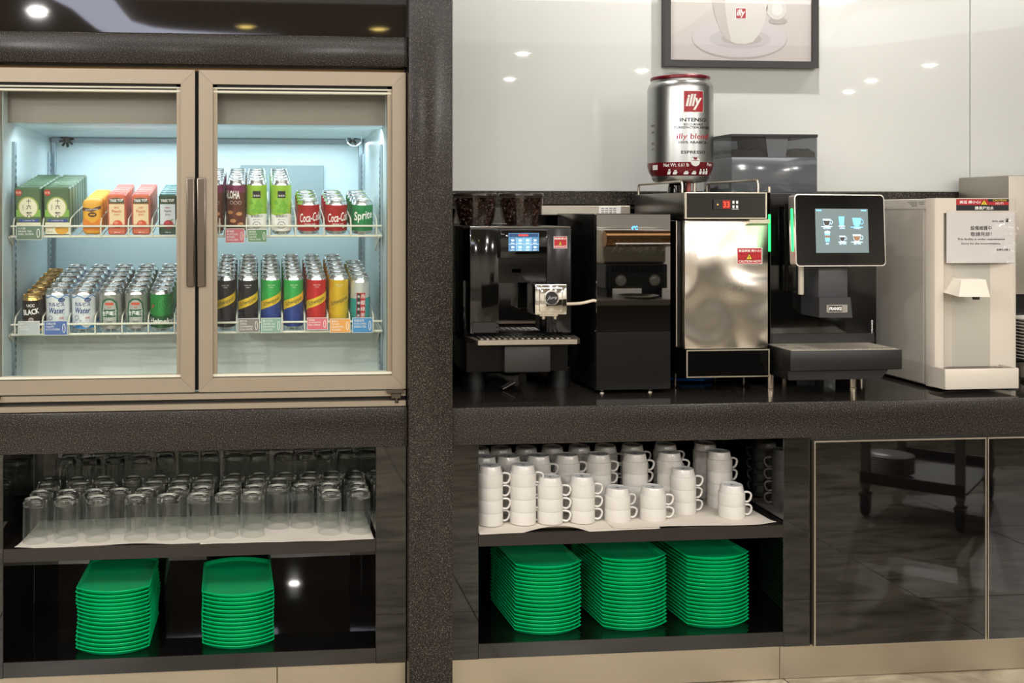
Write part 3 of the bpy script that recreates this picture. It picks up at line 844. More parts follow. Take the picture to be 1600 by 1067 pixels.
def cola():
    R = 0.0322
    pr = [(text_at('Coca-Cola', 0.006, 0.050, 0.026, w=0.068, shear=0.35, bold=0.012, rot=0.10), WPR), (text_at('ORIGINAL TASTE', 0.004, 0.030, 0.0042, wmax=0.034), WPR), (rect2(0.018, 0.018, 0.023, 0.026), WPR)]
    return build_can('soda_can', R, 0.097, paint('cola_red', 'b3151b'), None, pr)
k_cola = cola()
def sprite():
    R = 0.0318
    pr = [(text_at('Sprite', 0.002, 0.052, 0.032, w=0.060, shear=0.18, bold=0.02, rot=0.14), WPR), (text_at('LEMON-LIME', 0, 0.026, 0.003), WPR)]
    return build_can('soda_can', R, 0.097, paint('lemonade_green', '0f8a4a'), None, pr)
k_sprite = sprite()
def almond():
    R = RS
    pr = [(poly2([(-0.06, 0.120), (0.06, 0.120), (0.06, 0.1415), (-0.06, 0.1415)]), paint('plum_paint', '8d3a63')),
          (text_at('ALOHA', -0.011, 0.115, 0.024, w=0.046, bold=0.03), WPR)]
    for u in (-0.012, 0.0, 0.012): pr.append((ring2(u, 0.092, 0.005, 0.005, 0.0006, 16), WPR))
    for u, w, a in ((0.010, 0.060, 20), (-0.008, 0.040, -30), (0.014, 0.030, 50), (-0.016, 0.064, 60)):
        pr.append((ell2(u, w, 0.009, 0.0055, 16), paint('almond_tan', 'c58a55', 0.4, 0.0)))
    return build_can('soda_can', R, 0.154, paint('brown_can', '6b3423'), None, pr)
k_brown = almond()
def grape():
    R = 0.0292
    pr = [(poly2([(-0.06, 0.0105), (0.06, 0.0105), (0.06, 0.052), (0.02, 0.060), (-0.02, 0.055), (-0.06, 0.061)]), WPR)]
    r_ = random.Random(3)
    lg = paint('grape_light', '8fc948', 0.35, 0.1); lg2 = paint('grape_mid', '74b436', 0.35, 0.1)
    for (u, w) in ((-0.016, 0.092), (-0.006, 0.098), (0.006, 0.094), (0.016, 0.098), (-0.012, 0.080), (0.0, 0.083), (0.012, 0.081), (-0.020, 0.070), (-0.006, 0.069), (0.008, 0.068), (0.020, 0.072)):
        pr.append((ell2(u, w, 0.0075, 0.0075, 18), lg if r_.random() > 0.5 else lg2))
    pr += [(rect2(-0.0105, 0.106, 0.0105, 0.122), INK), (poly2([(-0.0105, 0.122), (0.0, 0.118), (0.0105, 0.122), (0.0105, 0.126), (-0.0105, 0.126)]), INK), (text_at('葡萄酢', 0, 0.1125, 0.0055), WPR),
           (text_at('葡萄酢汁', 0, 0.0535, 0.008, wmax=0.036), INK), (ring2(0, 0.028, 0.0105, 0.0105, 0.0012, 20), INK), (text_at('0%', 0, 0.028, 0.006), INK), (text_at('ZERO FAT', 0, 0.0435, 0.0032), INK)]
    return build_can('soda_can', R, 0.154, paint('lime_can', '9ecb3c', 0.3, 0.2), None, pr)
k_grape = grape()
def coffee():
    R = 0.0285
    pr = [(text_at('UCC', 0, 0.078, 0.008, bold=0.02), WPR), (text_at('BLACK', 0, 0.060, 0.016, w=0.047, bold=0.03, rot=0.12), WPR), (ell2(0, 0.038, 0.0075, 0.006), mat('badge', 'b9aea2', 0.4)), (text_at('無糖', 0, 0.038, 0.005), INK)]
    return build_can('coffee_can', R, 0.104, paint('coffee_brown', '2b201e', 0.25), GOLD, pr)
k_coffee = coffee()
def water():
    R = 0.0330
    bl = mat('water_blue', '2f7fc0', 0.4); nv = mat('water_navy', '1d3f7d', 0.4)
    wav = [(-0.06 + 0.12 * i / 24, 0.100 + 0.004 * math.sin(i * 0.8)) for i in range(25)]
    wav2 = [(-0.06 + 0.12 * i / 24, 0.014 + 0.005 * math.sin(i * 0.7 + 1)) for i in range(25)]
    pr = [(poly2(wav + [(p[0], p[1] - 0.0045) for p in reversed(wav)][0:0] + [(u, w + 0.003) for u, w in reversed(wav)]), bl),
          (poly2([(-0.06, 0.0105)] + [(0.06, 0.0105)] + [(u, w + 0.004) for u, w in reversed(wav2)]), bl),
          (text_at('カルピス', 0.0, 0.081, 0.012, w=0.046, bold=0.03), nv), (text_at('Water', 0.001, 0.063, 0.017, w=0.044, shear=0.25, bold=0.02), nv),
          (ell2(0.016, 0.093, 0.010, 0.0055), nv), (text_at('CALPIS', 0.016, 0.093, 0.003), WPR), (ring2(-0.017, 0.042, 0.0065, 0.0065, 0.0012, 16), nv), (text_at('乳酸', 0.014, 0.042, 0.006), RED)]
    r_ = random.Random(5)
    for _ in range(16): pr.append((ell2(r_.uniform(-0.035, 0.035), r_.choice((0.03, 0.034, 0.07, 0.1, 0.052)), 0.0011, 0.0011, 8), nv))
    return build_can('water_can', R, 0.119, mat('pearl_white_can', 'dfe6e8', 0.28, 0.25), None, pr)
k_water = water()
def beer():
    R = 0.0325
    gr = mat('beer_green', '1f5a3c', 0.35)
    arch = [(-0.024, 0.020), (0.024, 0.020), (0.025, 0.065), (0.021, 0.086), (0.010, 0.096), (0.0, 0.098), (-0.010, 0.096), (-0.021, 0.086), (-0.025, 0.065)]
    inn = [(u * 0.80, 0.058 + (w - 0.058) * 0.86) for u, w in arch]
    sv = mat('beer_silver', 'b9bdb6', 0.3, 0.4)
    pr = [(poly2(arch), gr), (poly2(inn), sv), (rect2(-0.023, 0.043, 0.023, 0.065), gr), (text_at('台灣啤酒', 0, 0.054, 0.015, w=0.041, bold=0.02), WPR), (text_at('BEER', 0, 0.029, 0.005, bold=0.02), gr),
          (text_at('金牌', 0, 0.0715, 0.005), RED)]
    for u in (-0.007, 0.0, 0.007): pr.append((ell2(u, 0.0815, 0.0052, 0.0042), mat('hop_red', 'c8553c', 0.4)))
    return build_can('beer_can', R, 0.119, mat('beer_can_silver', 'a9ada6', 0.26, 0.6), None, pr)
k_beer = beer()
def lager():
    R = 0.0330
    dk = paint('lager_dark', '0d5a2c')
    pr = [(poly2([(-0.07, 0.0105), (0.07, 0.0105), (0.07, 0.054), (0.0, 0.044), (-0.07, 0.050)]), dk), (text_at('Heineken', 0.006, 0.030, 0.016, w=0.085, bold=0.03), WPR)]
    pr.append((poly2([(-0.028, 0.064), (-0.020, 0.074), (-0.026, 0.078)]), RED))
    for a in range(4): pr.append((ring2(0.008 + 0.006 * a, 0.075 + 0.006 * a, 0.014, 0.020, 0.0007, 20), paint('lager_line', '4fb56a')))
    return build_can('beer_can', R, 0.119, paint('lager_green', '178a3a'), None, pr)
k_lager = lager()

def carton(name, w, dep, h, body, prints, side=None, top_col=None, chamfer=0.004):
    mb = MB().box(-w / 2, w / 2, -dep / 2, dep / 2, 0, h, body, chamfer, 1)
    o = mb.build(name)
    m2 = MB()
    for i, (shape, m) in enumerate(prints): stick_flat(m2, shape, m, front(-dep / 2, 0.0003 + 0.00012 * i))
    m2.build('printed_artwork', o)
    fl = MB().box(-w / 2 + 0.002, w / 2 - 0.002, -0.004, 0.004, h, h + 0.0014, top_col or body, 0.0006, 1)
    fl.box(-w * 0.30, -w * 0.16, -dep * 0.34, -dep * 0.12, h, h + 0.0008, top_col or body)
    fl.build('top_seam', o)
    return o
def tea():
    w, h = 0.0705, 0.134
    cream = mat('tea_cream', 'e3dfc2', 0.5); dg = mat('tea_green', '4d7a3d', 0.45)
    pr = [(rect2(-w / 2 + 0.002, 0.052, w / 2 - 0.002, 0.072), mat('tea_lime', '7fae4e', 0.45)), (ell2(0, 0.079, 0.0285, 0.030, 32), mat('tea_ring', '9aa84f', 0.45)), (ell2(0, 0.078, 0.0245, 0.027, 32), cream),
          (text_at('十', 0.002, 0.096, 0.013, bold=0.02), INK), (text_at('六', 0.002, 0.080, 0.014, bold=0.02), INK), (text_at('茶', 0.002, 0.0575, 0.017, bold=0.02), INK),
          (text_at('無', -0.014, 0.084, 0.004), GREY_INK), (text_at('糖', -0.014, 0.079, 0.004), GREY_INK), (text_at('茶', -0.014, 0.074, 0.004), GREY_INK),
          (ell2(-0.025, 0.120, 0.009, 0.009), mat('seal_red', 'b8382c', 0.45)), (text_at('好茶', -0.025, 0.120, 0.007), cream),
          (rect2(-0.026, 0.038, 0.028, 0.045), mat('tea_blue', '2d4f96', 0.45)), (text_at('12 GRAINS TEA', 0.001, 0.0415, 0.0035), cream),
          (rect2(-w / 2 + 0.002, 0.003, w / 2 - 0.002, 0.036), cream), (ell2(0.012, 0.015, 0.018, 0.013), mat('tea_orange', 'd9a13a', 0.45)), (text_at('健康', -0.020, 0.025, 0.008), RED), (text_at('250 ml', -0.021, 0.010, 0.004), INK)]
    return carton('tea_carton', w, 0.044, h, mat('tea_carton_green', '4f6b4a', 0.35), pr, top_col=mat('tea_top', '6d8a72', 0.3))
k_tea = tea()
def mango():
    w, h, dep = 0.053, 0.100, 0.045
    o_ = mat('mango_yellow', 'e0a52c', 0.4)
    mb = MB().box(-w / 2, w / 2, -dep / 2, dep / 2, 0, h, o_, 0.012, 4)
    o = mb.build('drink_pouch')
    wv = [(-0.0255 + 0.051 * i / 16, 0.040 + 0.006 * math.sin(i * 0.5 + 0.6)) for i in range(17)]
    pr = [(poly2([(-0.0255, 0.012), (0.0255, 0.012)] + list(reversed(wv))), mat('mango_orange', 'd97f22', 0.4)), (poly2([(-0.0255, 0.070), (0.0, 0.066), (0.0255, 0.075), (0.0255, 0.084), (0.0, 0.075), (-0.0255, 0.079)]), mat('coffee_band', '4a2a1c', 0.4)),
          (text_at('GINGER DRINK', 0, 0.0725, 0.0042, wmax=0.036, rot=0.06), WPR), (ell2(0.001, 0.058, 0.012, 0.007), mat('coffee_band', '4a2a1c', 0.4)), (rect2(-0.006, 0.0565, 0.008, 0.0595), o_)]
    m2 = MB()
    for i, (shape, m) in enumerate(pr): stick_flat(m2, shape, m, front(-dep / 2, 0.0003 + 0.00012 * i))
    m2.build('printed_artwork', o)
    return o
k_mango = mango()
def juice(body, top, fruit, word, panel, shape_leaf):
    w, h = 0.0500, 0.115
    pr = [(rect2(-w / 2 + 0.004, 0.030, w / 2 - 0.004, 0.088), panel), (ell2(0, 0.098, 0.0215, 0.0075, 20), mat('leaf_dark', '3c4a2e', 0.45))]
    for k in range(9): pr.append((poly2([(-0.020 + 0.005 * k - 0.003, 0.094), (-0.020 + 0.005 * k, 0.0875), (-0.020 + 0.005 * k + 0.003, 0.094)]), mat('leaf_dark', '3c4a2e', 0.45)))
    pr += [(text_at('TREE TOP', 0, 0.0985, 0.0075, w=0.037, bold=0.03, rot=0.05), WPR), (text_at('100%', 0, 0.078, 0.005), fruit), (text_at(word, 0, 0.068, 0.008, wmax=0.034), fruit if shape_leaf is None else INK),
           (text_at('Juice', 0, 0.058, 0.007), fruit if shape_leaf is None else INK), (ell2(0.002, 0.030, 0.0135, 0.0125, 24), fruit), (ell2(-0.002, 0.035, 0.006, 0.004, 16), mat('fruit_glint_' + word, 'e08a70' if shape_leaf is None else 'c84a52', 0.4)), (text_at('200 ml', 0, 0.008, 0.004), WPR)]
    if shape_leaf: pr.append((poly2([(0.004, 0.042), (0.016, 0.046), (0.012, 0.040)]), shape_leaf))
    return carton('juice_carton', w, 0.038, h, body, pr, top_col=top)
k_peach = juice(mat('peach_carton', 'cf6a4e', 0.35), mat('peach_top', 'e08a92', 0.3), mat('peach_fruit', 'd2502c', 0.4), 'Peach', mat('peach_panel', 'e6cfa4', 0.45), None)
k_apple = juice(mat('apple_carton', '2b4a38', 0.35), mat('apple_top', '86bcc8', 0.3), mat('apple_fruit', 'a3182c', 0.35), 'Apple', mat('apple_panel', 'd6dde2', 0.45), mat('apple_leaf', '5f8f4a', 0.45))

def column(proto, which, px, rows, pitch, dep, what, cat, where, group, used={}):
    y0 = SH[which][0]
    for k in range(rows):
        o = dup(proto) if proto.name in used else proto
        used[proto.name] = 1
        d = 0.006 + dep / 2 + pitch * k
        x = PXx(px, y0 + 0.02)
        o.location = on_shelf(which, x + (rng.uniform(-0.001, 0.001) if k else 0), d, 0.0003)
        o.rotation_euler = (TILT, 0, 0)
        place = 'front' if k == 0 else (ORD[k] + ' from front')
        tag(o, f'{what}, {place}, {where}', cat, group)
GU, GL = 'drinks on the upper fridge shelf', 'cans on the lower fridge shelf'
column(k_tea, 'upper', 47, 7, 0.0475, 0.044, 'green tea carton with cream roundel', 'carton', 'tea column by the fridge wall', GU)
column(k_tea, 'upper', 91.5, 7, 0.0475, 0.044, 'green tea carton with cream roundel', 'carton', 'tea column beside the yellow packs', GU)
column(k_mango, 'upper', 145.5, 5, 0.0500, 0.045, 'yellow rounded drink pack', 'drink pack', 'upper shelf', GU)
column(k_peach, 'upper', 184, 6, 0.0420, 0.038, 'salmon-pink peach juice carton', 'carton', 'column beside the yellow packs', GU)
column(k_peach, 'upper', 221.5, 6, 0.0420, 0.038, 'salmon-pink peach juice carton', 'carton', 'column beside the apple juice', GU)
column(k_apple, 'upper', 263, 6, 0.0420, 0.038, 'dark green apple juice carton', 'carton', 'upper shelf', GU)
column(k_brown, 'upper', 334, 6, 0.0590, 0.0568, 'brown and purple can of almond drink', 'can', 'column half behind the door stile', GU)
column(k_brown, 'upper', 368.5, 6, 0.0590, 0.0568, 'brown and purple can of almond drink', 'can', 'column beside the lime cans', GU)
column(k_grape, 'upper', 401, 6, 0.0600, 0.0584, 'lime green can of grape drink', 'can', 'column beside the brown cans', GU)
column(k_grape, 'upper', 439.5, 6, 0.0600, 0.0584, 'lime green can of grape drink', 'can', 'column beside the red cans', GU)
column(k_cola, 'upper', 482, 4, 0.0665, 0.0644, 'short red cola can', 'can', 'column beside the lime cans', GU)
column(k_cola, 'upper', 525.5, 4, 0.0665, 0.0644, 'short red cola can', 'can', 'column beside the green lemonade', GU)
column(k_sprite, 'upper', 566, 4, 0.0665, 0.0636, 'short green lemonade can', 'can', 'upper shelf', GU)
column(k_coffee, 'lower', 50.5, 7, 0.0590, 0.057, 'dark brown coffee can with gold lid', 'can', 'lower shelf', GL)
column(k_water, 'lower', 90, 6, 0.0680, 0.066, 'pearly white can with blue lettering', 'can', 'column beside the coffee', GL)
column(k_water, 'lower', 130.5, 6, 0.0680, 0.066, 'pearly white can with blue lettering', 'can', 'column beside the silver beer', GL)
column(k_beer, 'lower', 172.5, 6, 0.0680, 0.065, 'silver beer can with dark green arch', 'can', 'column beside the white cans', GL)
column(k_beer, 'lower', 213, 6, 0.0680, 0.065, 'silver beer can with dark green arch', 'can', 'column beside the green beer', GL)
column(k_lager, 'lower', 252.5, 6, 0.0680, 0.066, 'bright green beer can', 'can', 'lower shelf', GL)
column(k_black, 'lower', 352.5, 6, 0.0590, 0.0568, 'slim black can with yellow slash', 'can', 'column behind the door stile', GL)
column(k_black, 'lower', 387.5, 6, 0.0590, 0.0568, 'slim black can with yellow slash', 'can', 'column beside the green-blue cans', GL)
column(k_greenblue, 'lower', 423.5, 6, 0.0590, 0.0568, 'slim green and blue can with yellow slash', 'can', 'column beside the black cans', GL)
column(k_greenblue, 'lower', 458.5, 6, 0.0590, 0.0568, 'slim green and blue can with yellow slash', 'can', 'column beside the red cans', GL)
column(k_red, 'lower', 494, 6, 0.0590, 0.0568, 'slim red can with yellow slash', 'can', 'lower shelf', GL)
column(k_yellow, 'lower', 529, 6, 0.0590, 0.0568, 'slim mustard yellow can', 'can', 'lower shelf', GL)
column(k_teal, 'lower', 562.5, 5, 0.0590, 0.0568, 'slim teal and pearl can', 'can', 'lower shelf by the fridge wall', GL)

# ------------------------------------------------------------------ price tags on the front rails
def price_tag(x0, x1, y0, y1, col, what, lines, icon=True):
    Y = 0.092
    xa, za = P(x0, y1, Y); xb, zb_ = P(x1, y0, Y)
    mb = MB().box(xa, xb, Y, Y + 0.0012, za, zb_, mat('tag_clear', 'd5d8d2', 0.3))
    fm = mat('tag_' + col, col, 0.45)
    w, h = xb - xa, zb_ - za
    mb.box(xa + 0.0015, xb - 0.0015, Y - 0.0006, Y, za + 0.0015, zb_ - 0.0015, fm)
    tk = mat('tag_ink', 'e6e6e0', 0.5)
    for i, ln in enumerate(lines):
        v, f = text_at(ln, 0, 0, h * (0.13 if i else 0.16), wmax=w * 0.60)
        m0 = min(p[0] for p in v)
        stick_flat(mb, ([(p[0] - m0 + xa + w * 0.08, p[1] + zb_ - h * (0.2 + 0.195 * i)) for p in v], f), tk, lambda u, ww: (u, Y - 0.0010, ww))
    if icon: stick_flat(mb, ring2(xb - w * 0.15, za + h * 0.48, w * 0.065, h * 0.32, w * 0.025, 14), tk, lambda u, ww: (u, Y - 0.0010, ww))
    tag(mb.build('price_tag', loc=((xa + xb) / 2, Y, za)), what, 'price tag', 'name tags on the fridge shelf rails')
price_tag(25, 66, 352.5, 375, '56705a', 'dark green tag clipped under the tea cartons', ['十六茶', 'GRAIN TEA', 'HERBAL TEA DRINK'])
price_tag(352, 382, 357, 379.5, 'b85563', 'rose pink tag clipped under the brown cans', ['堅果飲', 'ALMOND', 'DRINK', 'CANNED DRINK'])
price_tag(387, 417, 358, 378.5, '4c7a4a', 'leaf green tag clipped under the lime cans', ['葡萄酢', 'WHITE', 'GRAPE', 'VINEGAR DRINK'])
price_tag(28, 62, 501.5, 523.5, 'a9b0ae', 'silver grey tag clipped under the coffee cans', ['咖啡', 'BLACK', 'COFFEE'], False)
price_tag(68.5, 105.5, 501, 524, '3f5f9c', 'navy blue tag clipped under the white water cans', ['可爾必思', 'CALPIS', 'LACTIC ACID DRINK'])
price_tag(372, 405.5, 497, 519.5, '77706a', 'brown-grey tag clipped under the black cans', ['蘇打水', 'SODA', 'SCHWEPPES', 'SODA WATER'])
price_tag(408, 440, 496.5, 520, '7a9f8c', 'grey-green tag clipped under the green-blue cans', ['薑汁汽水', 'GINGER ALE', 'SCHWEPPES', 'GINGER'])
price_tag(479.5, 512, 496, 515.5, 'cf5f6e', 'coral pink tag clipped under the red can', ['葡萄柚', 'SCHWEPPES', 'RED DRINK'])
price_tag(515, 547.5, 497.5, 520, 'dd9a45', 'orange tag clipped under the yellow can', ['通寧水', 'TONIC', 'SCHWEPPES', 'WATER'])
price_tag(550.5, 582.5, 496, 520, '2f7fb5', 'sky blue tag clipped under the teal can', ['烏龍綠茶', 'OOLONG', 'GREEN TEA'])

# ------------------------------------------------------------------ coffee machine by the pillar
def bx(mb, x0, x1, y0, y1, Y, Y2, m, b=0.0, seg=2):
    """A box whose front face, in the plane Y, covers the pixels x0..x1, y0..y1; it runs back to Y2."""
    xa, za = P(x0, y1, Y); xb, zb_ = P(x1, y0, Y)
    return mb.box(xa, xb, Y, Y2, min(za, P(x1, y1, Y)[1]) if False else za, zb_, m, b, seg)
def lay(mb, shape, m, Y, cx, cz, eps=0.0004):
    stick_flat(mb, shape, m, front(Y, eps, cx, cz))
def caution_sticker(Y, x0, x1, y0, y1, label, words=True):
    xa, za = P(x0, y1, Y); xb, zb_ = P(x1, y0, Y)
    w, h = xb - xa, zb_ - za
    mb = MB().box(xa, xb, Y - 0.0006, Y, za, zb_, WHITE)
    e = Y - 0.0006
    lay(mb, rect2(w * 0.03, h * 0.03, w * 0.97, h * 0.97), RED, e, xa, za)
    lay(mb, rect2(w * 0.05, h * 0.62, w * 0.95, h * 0.635), INK, e, xa, za, 0.0006)
    lay(mb, rect2(w * 0.05, h * 0.32, w * 0.95, h * 0.335), INK, e, xa, za, 0.0006)
    lay(mb, poly2([(w * 0.34, h * 0.27), (w * 0.62, h * 0.27), (w * 0.48, h * 0.68)]), INK, e, xa, za, 0.0008)
    lay(mb, poly2([(w * 0.375, h * 0.295), (w * 0.585, h * 0.295), (w * 0.48, h * 0.62)]), YELLOW, e, xa, za, 0.0010)
    lay(mb, text_at('!', w * 0.48, h * 0.42, h * 0.2, bold=0.03), INK, e, xa, za, 0.0012)
    lay(mb, text_at('高溫表面 請小心!', w * 0.5, h * 0.82, h * 0.16, w=w * 0.86, bold=0.02), WHITE, e, xa, za, 0.0008)
    lay(mb, text_at('CAUTION HOT!', w * 0.5, h * 0.16, h * 0.15, w=w * 0.86, bold=0.02), WHITE, e, xa, za, 0.0008)
    return mb

Z0 = ZT + 0.0008
FR_ = 0.20
t = thing('coffee_machine', 'black coffee machine next to the pillar, with two hoppers of beans', 'coffee machine', (P(810, 500, 0.35)[0], 0.35, Z0))
mb = MB()
xL, xR = PXx(734, FR_), PXx(893, FR_)
zt_, zmid, zlow = P(810, 356, FR_)[1], P(810, 440, FR_)[1], P(810, 521, FR_)[1]
mb.box(xL, xR, FR_ + 0.10, 0.58, zlow - 0.09, zt_, SATIN_BLACK, 0.004)
mb.box(xL, xR, FR_ + 0.004, FR_ + 0.11, zmid - 0.004, zt_, SATIN_BLACK, 0.003)
mb.box(xL, PXx(780, FR_), FR_, FR_ + 0.11, zlow, zt_, GLOSS_BLACK, 0.004)
mb.box(PXx(854, FR_), xR, FR_, FR_ + 0.11, zlow, zt_, SATIN_BLACK, 0.004)
mb.box(PXx(781, FR_), PXx(853, FR_), FR_ + 0.07, FR_ + 0.11, zlow, zmid, GLOSS_BLACK)
bx(mb, 738, 776, 503, 520, FR_ - 0.003, FR_, MATT_BLACK, 0.001, 1)
mb.box(PXx(784, FR_), PXx(845, FR_), FR_ + 0.060, FR_ + 0.07, P(800, 506, FR_ + 0.06)[1], P(800, 501, FR_ + 0.06)[1], STEEL_DARK, 0.001, 1)
mb.box(xL + 0.002, xR - 0.002, FR_ + 0.002, 0.58, zt_, zt_ + 0.004, mat('lid_edge', '8b8780', 0.2, 0.9), 0.001, 1)
body = mb.build('body', t)
SCREEN_OFF = mat('screen_black', '070708', 0.04, ior=1.55)
sm = MB(); bx(sm, 782, 855, 358.5, 403, FR_ - 0.012, FR_ + 0.002, SCREEN_OFF, 0.002, 2)
scr = sm.build('control_panel', t)
DISP = mat('display_blue', '4f7fa8', 0.2, emit=0.55); DISP2 = mat('display_cell', '6fa6c4', 0.2, emit=0.7); DISPW = mat('display_white', 'dff0ff', 0.3, emit=1.0); DISPR = mat('display_red', 'd0443a', 0.3, emit=0.7); DISPN = mat('display_navy', '26456b', 0.2, emit=0.5)
dm = MB(); Y = FR_ - 0.012
xa, za = P(794.5, 392.5, Y); xb, zb_ = P(842, 364, Y); w, h = xb - xa, zb_ - za
dm.box(xa, xb, Y - 0.0006, Y, za, zb_, DISP)
e = Y - 0.0006
lay(dm, rect2(w * 0.02, h * 0.78, w * 0.98, h * 0.97), DISPN, e, xa, za)
lay(dm, rect2(w * 0.32, h * 0.83, w * 0.64, h * 0.93), DISPR, e, xa, za, 0.0006)
for i in range(4):
    for j in range(2):
        cx_, cz_ = w * (0.13 + 0.245 * i), h * (0.56 - 0.38 * j)
        lay(dm, rect2(cx_ - w * 0.105, cz_ - h * 0.17, cx_ + w * 0.105, cz_ + h * 0.17), DISP2 if i in (1, 2) else DISP, e, xa, za, 0.0005)
        lay(dm, poly2([(cx_ - w * 0.045, cz_ + h * 0.09), (cx_ - w * 0.03, cz_ - h * 0.02), (cx_ + w * 0.03, cz_ - h * 0.02), (cx_ + w * 0.045, cz_ + h * 0.09)]), DISPW, e, xa, za, 0.0007); lay(dm, ring2(cx_ + w * 0.052, cz_ + h * 0.04, w * 0.018, h * 0.035, w * 0.006, 10), DISPW, e, xa, za, 0.0007)
        lay(dm, rect2(cx_ - w * 0.06, cz_ - h * 0.13, cx_ + w * 0.06, cz_ - h * 0.105), DISPW, e, xa, za, 0.0007)
for i in (0.2525, 0.4975, 0.7425): lay(dm, rect2(w * i - w * 0.003, 0, w * i + w * 0.003, h * 0.77), DISPW, e, xa, za, 0.0006)
lay(dm, rect2(0, h * 0.375, w, h * 0.387), DISPW, e, xa, za, 0.0006)
dm.build('display', scr, label='small lit blue touch display')
caution_sticker(FR_, 865, 886, 369.5, 388, '').build('warning_sticker', t, label='small red caution sticker')
# front spout cover and chrome milk spout
um = MB(); bx(um, 786, 850, 404, 441, FR_ + 0.008, FR_ + 0.08, GLOSS_BLACK, 0.006, 2)
bx(um, 799, 815, 419, 427, FR_ + 0.004, FR_ + 0.02, STEEL_DARK, 0.002, 1)
um.build('spout_cover', t)
cm = MB(); bx(cm, 836, 886, 444, 492, 0.115, FR_ + 0.01, CHROME, 0.003, 2)
bx(cm, 843, 880, 449, 488, 0.108, 0.12, CHROME, 0.004, 2)
sp = cm.build('milk_spout', t, label='square polished chrome spout block')
xc, zc = P(862, 465.5, 0.106)
rm = MB()
v, f = ring2(0, 0, 0.0225, 0.0225, 0.0035, 28)
rm.add([(xc + a, 0.1045, zc + b_) for a, b_ in v], f, CHROME)
rm.add([(xc + a, 0.1075, zc + b_) for a, b_ in ell2(0, 0, 0.0225, 0.0225, 28)[0]] + [(xc + a, 0.1045, zc + b_) for a, b_ in ell2(0, 0, 0.0225, 0.0225, 28)[0]], [(i, i + 28, (i + 1) % 28 + 28, (i + 1) % 28) for i in range(28)], CHROME)
lay(rm, ell2(0, 0, 0.0195, 0.0195, 28), INK, 0.1055, xc, zc)
lay(rm, text_at('Jura', 0, 0, 0.013, w=0.030, shear=0.4), mat('emblem_silver', 'd8d8d8', 0.3, 0.6), 0.1055, xc, zc, 0.0008)
rm.build('emblem', sp, label='round black emblem with silver script')
nm = MB(); bx(nm, 843, 872, 491, 494.5, 0.12, 0.16, STEEL_TRIM, 0.001, 1)
for px in (849, 867):
    x, z = P(px, 498.5, 0.135)
    nm.lathe([(0.0, 0), (0.006, 0), (0.007, 0.004), (0.006, 0.012)], STEEL_TRIM, 12, (x, 0.135, z))
nm.build('nozzle', sp)
tm = MB(); a_ = P(885, 475, 0.16); c_ = P(906, 473, 0.18); d_ = P(922, 468.5, 0.20); e_ = P(931, 470.5, 0.172)
tm.tube(smooth([(a_[0] - 0.004, 0.16, a_[1]), (c_[0], 0.172, c_[1] - 0.001), (d_[0], 0.172, d_[1]), (e_[0], 0.172, e_[1])]), 0.0045, mat('beige_hose', 'cfc3ae', 0.35), 8)
tm.build('milk_hose', t, label='beige milk hose running to the black cooler')
# drip tray and lower body
YT = 0.10
xa, xb = PXx(745, YT), PXx(908, YT); ztray = P(825, 531, YT)[1]
dm = MB()
dm.prism([(xa, YT + 0.004), (xa + 0.004, YT), (xb - 0.012, YT), (xb, YT + 0.012), (xR + 0.012, FR_ + 0.005), (xL - 0.012, FR_ + 0.005)], ztray - 0.014, ztray, STEEL_H, 'z')
dm.box(xa + 0.010, xb - 0.022, YT + 0.014, FR_ - 0.004, ztray - 0.001, ztray + 0.0008, SATIN_BLACK)
for i in range(16):
    x = xa + 0.02 + (xb - xa - 0.05) * i / 15
    dm.box(x - 0.004, x + 0.004, YT + 0.022, FR_ - 0.012, ztray + 0.0006, ztray + 0.0022, STEEL_H)
dm.build('drip_tray', t, label='brushed steel drip tray')
lm = MB()
xl2, xr2 = PXx(729, 0.17), PXx(887, 0.17)
zb1, zb2 = P(810, 580, 0.17)[1], ztray - 0.014
lm.prism([(xl2, 0.17), (xr2, 0.17), (xr2 + 0.005, 0.57), (xL - 0.004, 0.57), (xl2 - 0.004, 0.30)], zb1, zb2, SATIN_BLACK, 'z')
bx(lm, 788, 861, 539, 583, 0.150, 0.18, mat('grey_black_plastic', '2a2826', 0.4), 0.006, 2)
lm.build('lower_body', t)
for px, Y in ((740, 0.33), (874, 0.33), (744, 0.52), (872, 0.52)):
    MB().lathe([(0, 0), (0.036, 0.0), (0.036, 0.006), (0.034, 0.062), (0, 0.062)], MATT_BLACK, 20, (PXx(px, Y), Y, Z0)).build('foot', t)
pm = MB(); x1, z1 = P(783, 607, 0.29); x2, z2 = P(802, 594, 0.29)
pm.tube([(x1, 0.29, z1 + 0.004), (x2, 0.29, z2)], 0.008, mat('paddle_grey', '3b3a3a', 0.2), 8, True, 0.4); pm.tube([(x1 + 0.004, 0.283, z1 - 0.001), (x2 + 0.004, 0.283, z2 - 0.006)], 0.0022, STEEL_TRIM, 6)
pm.build('drain_lever', t)
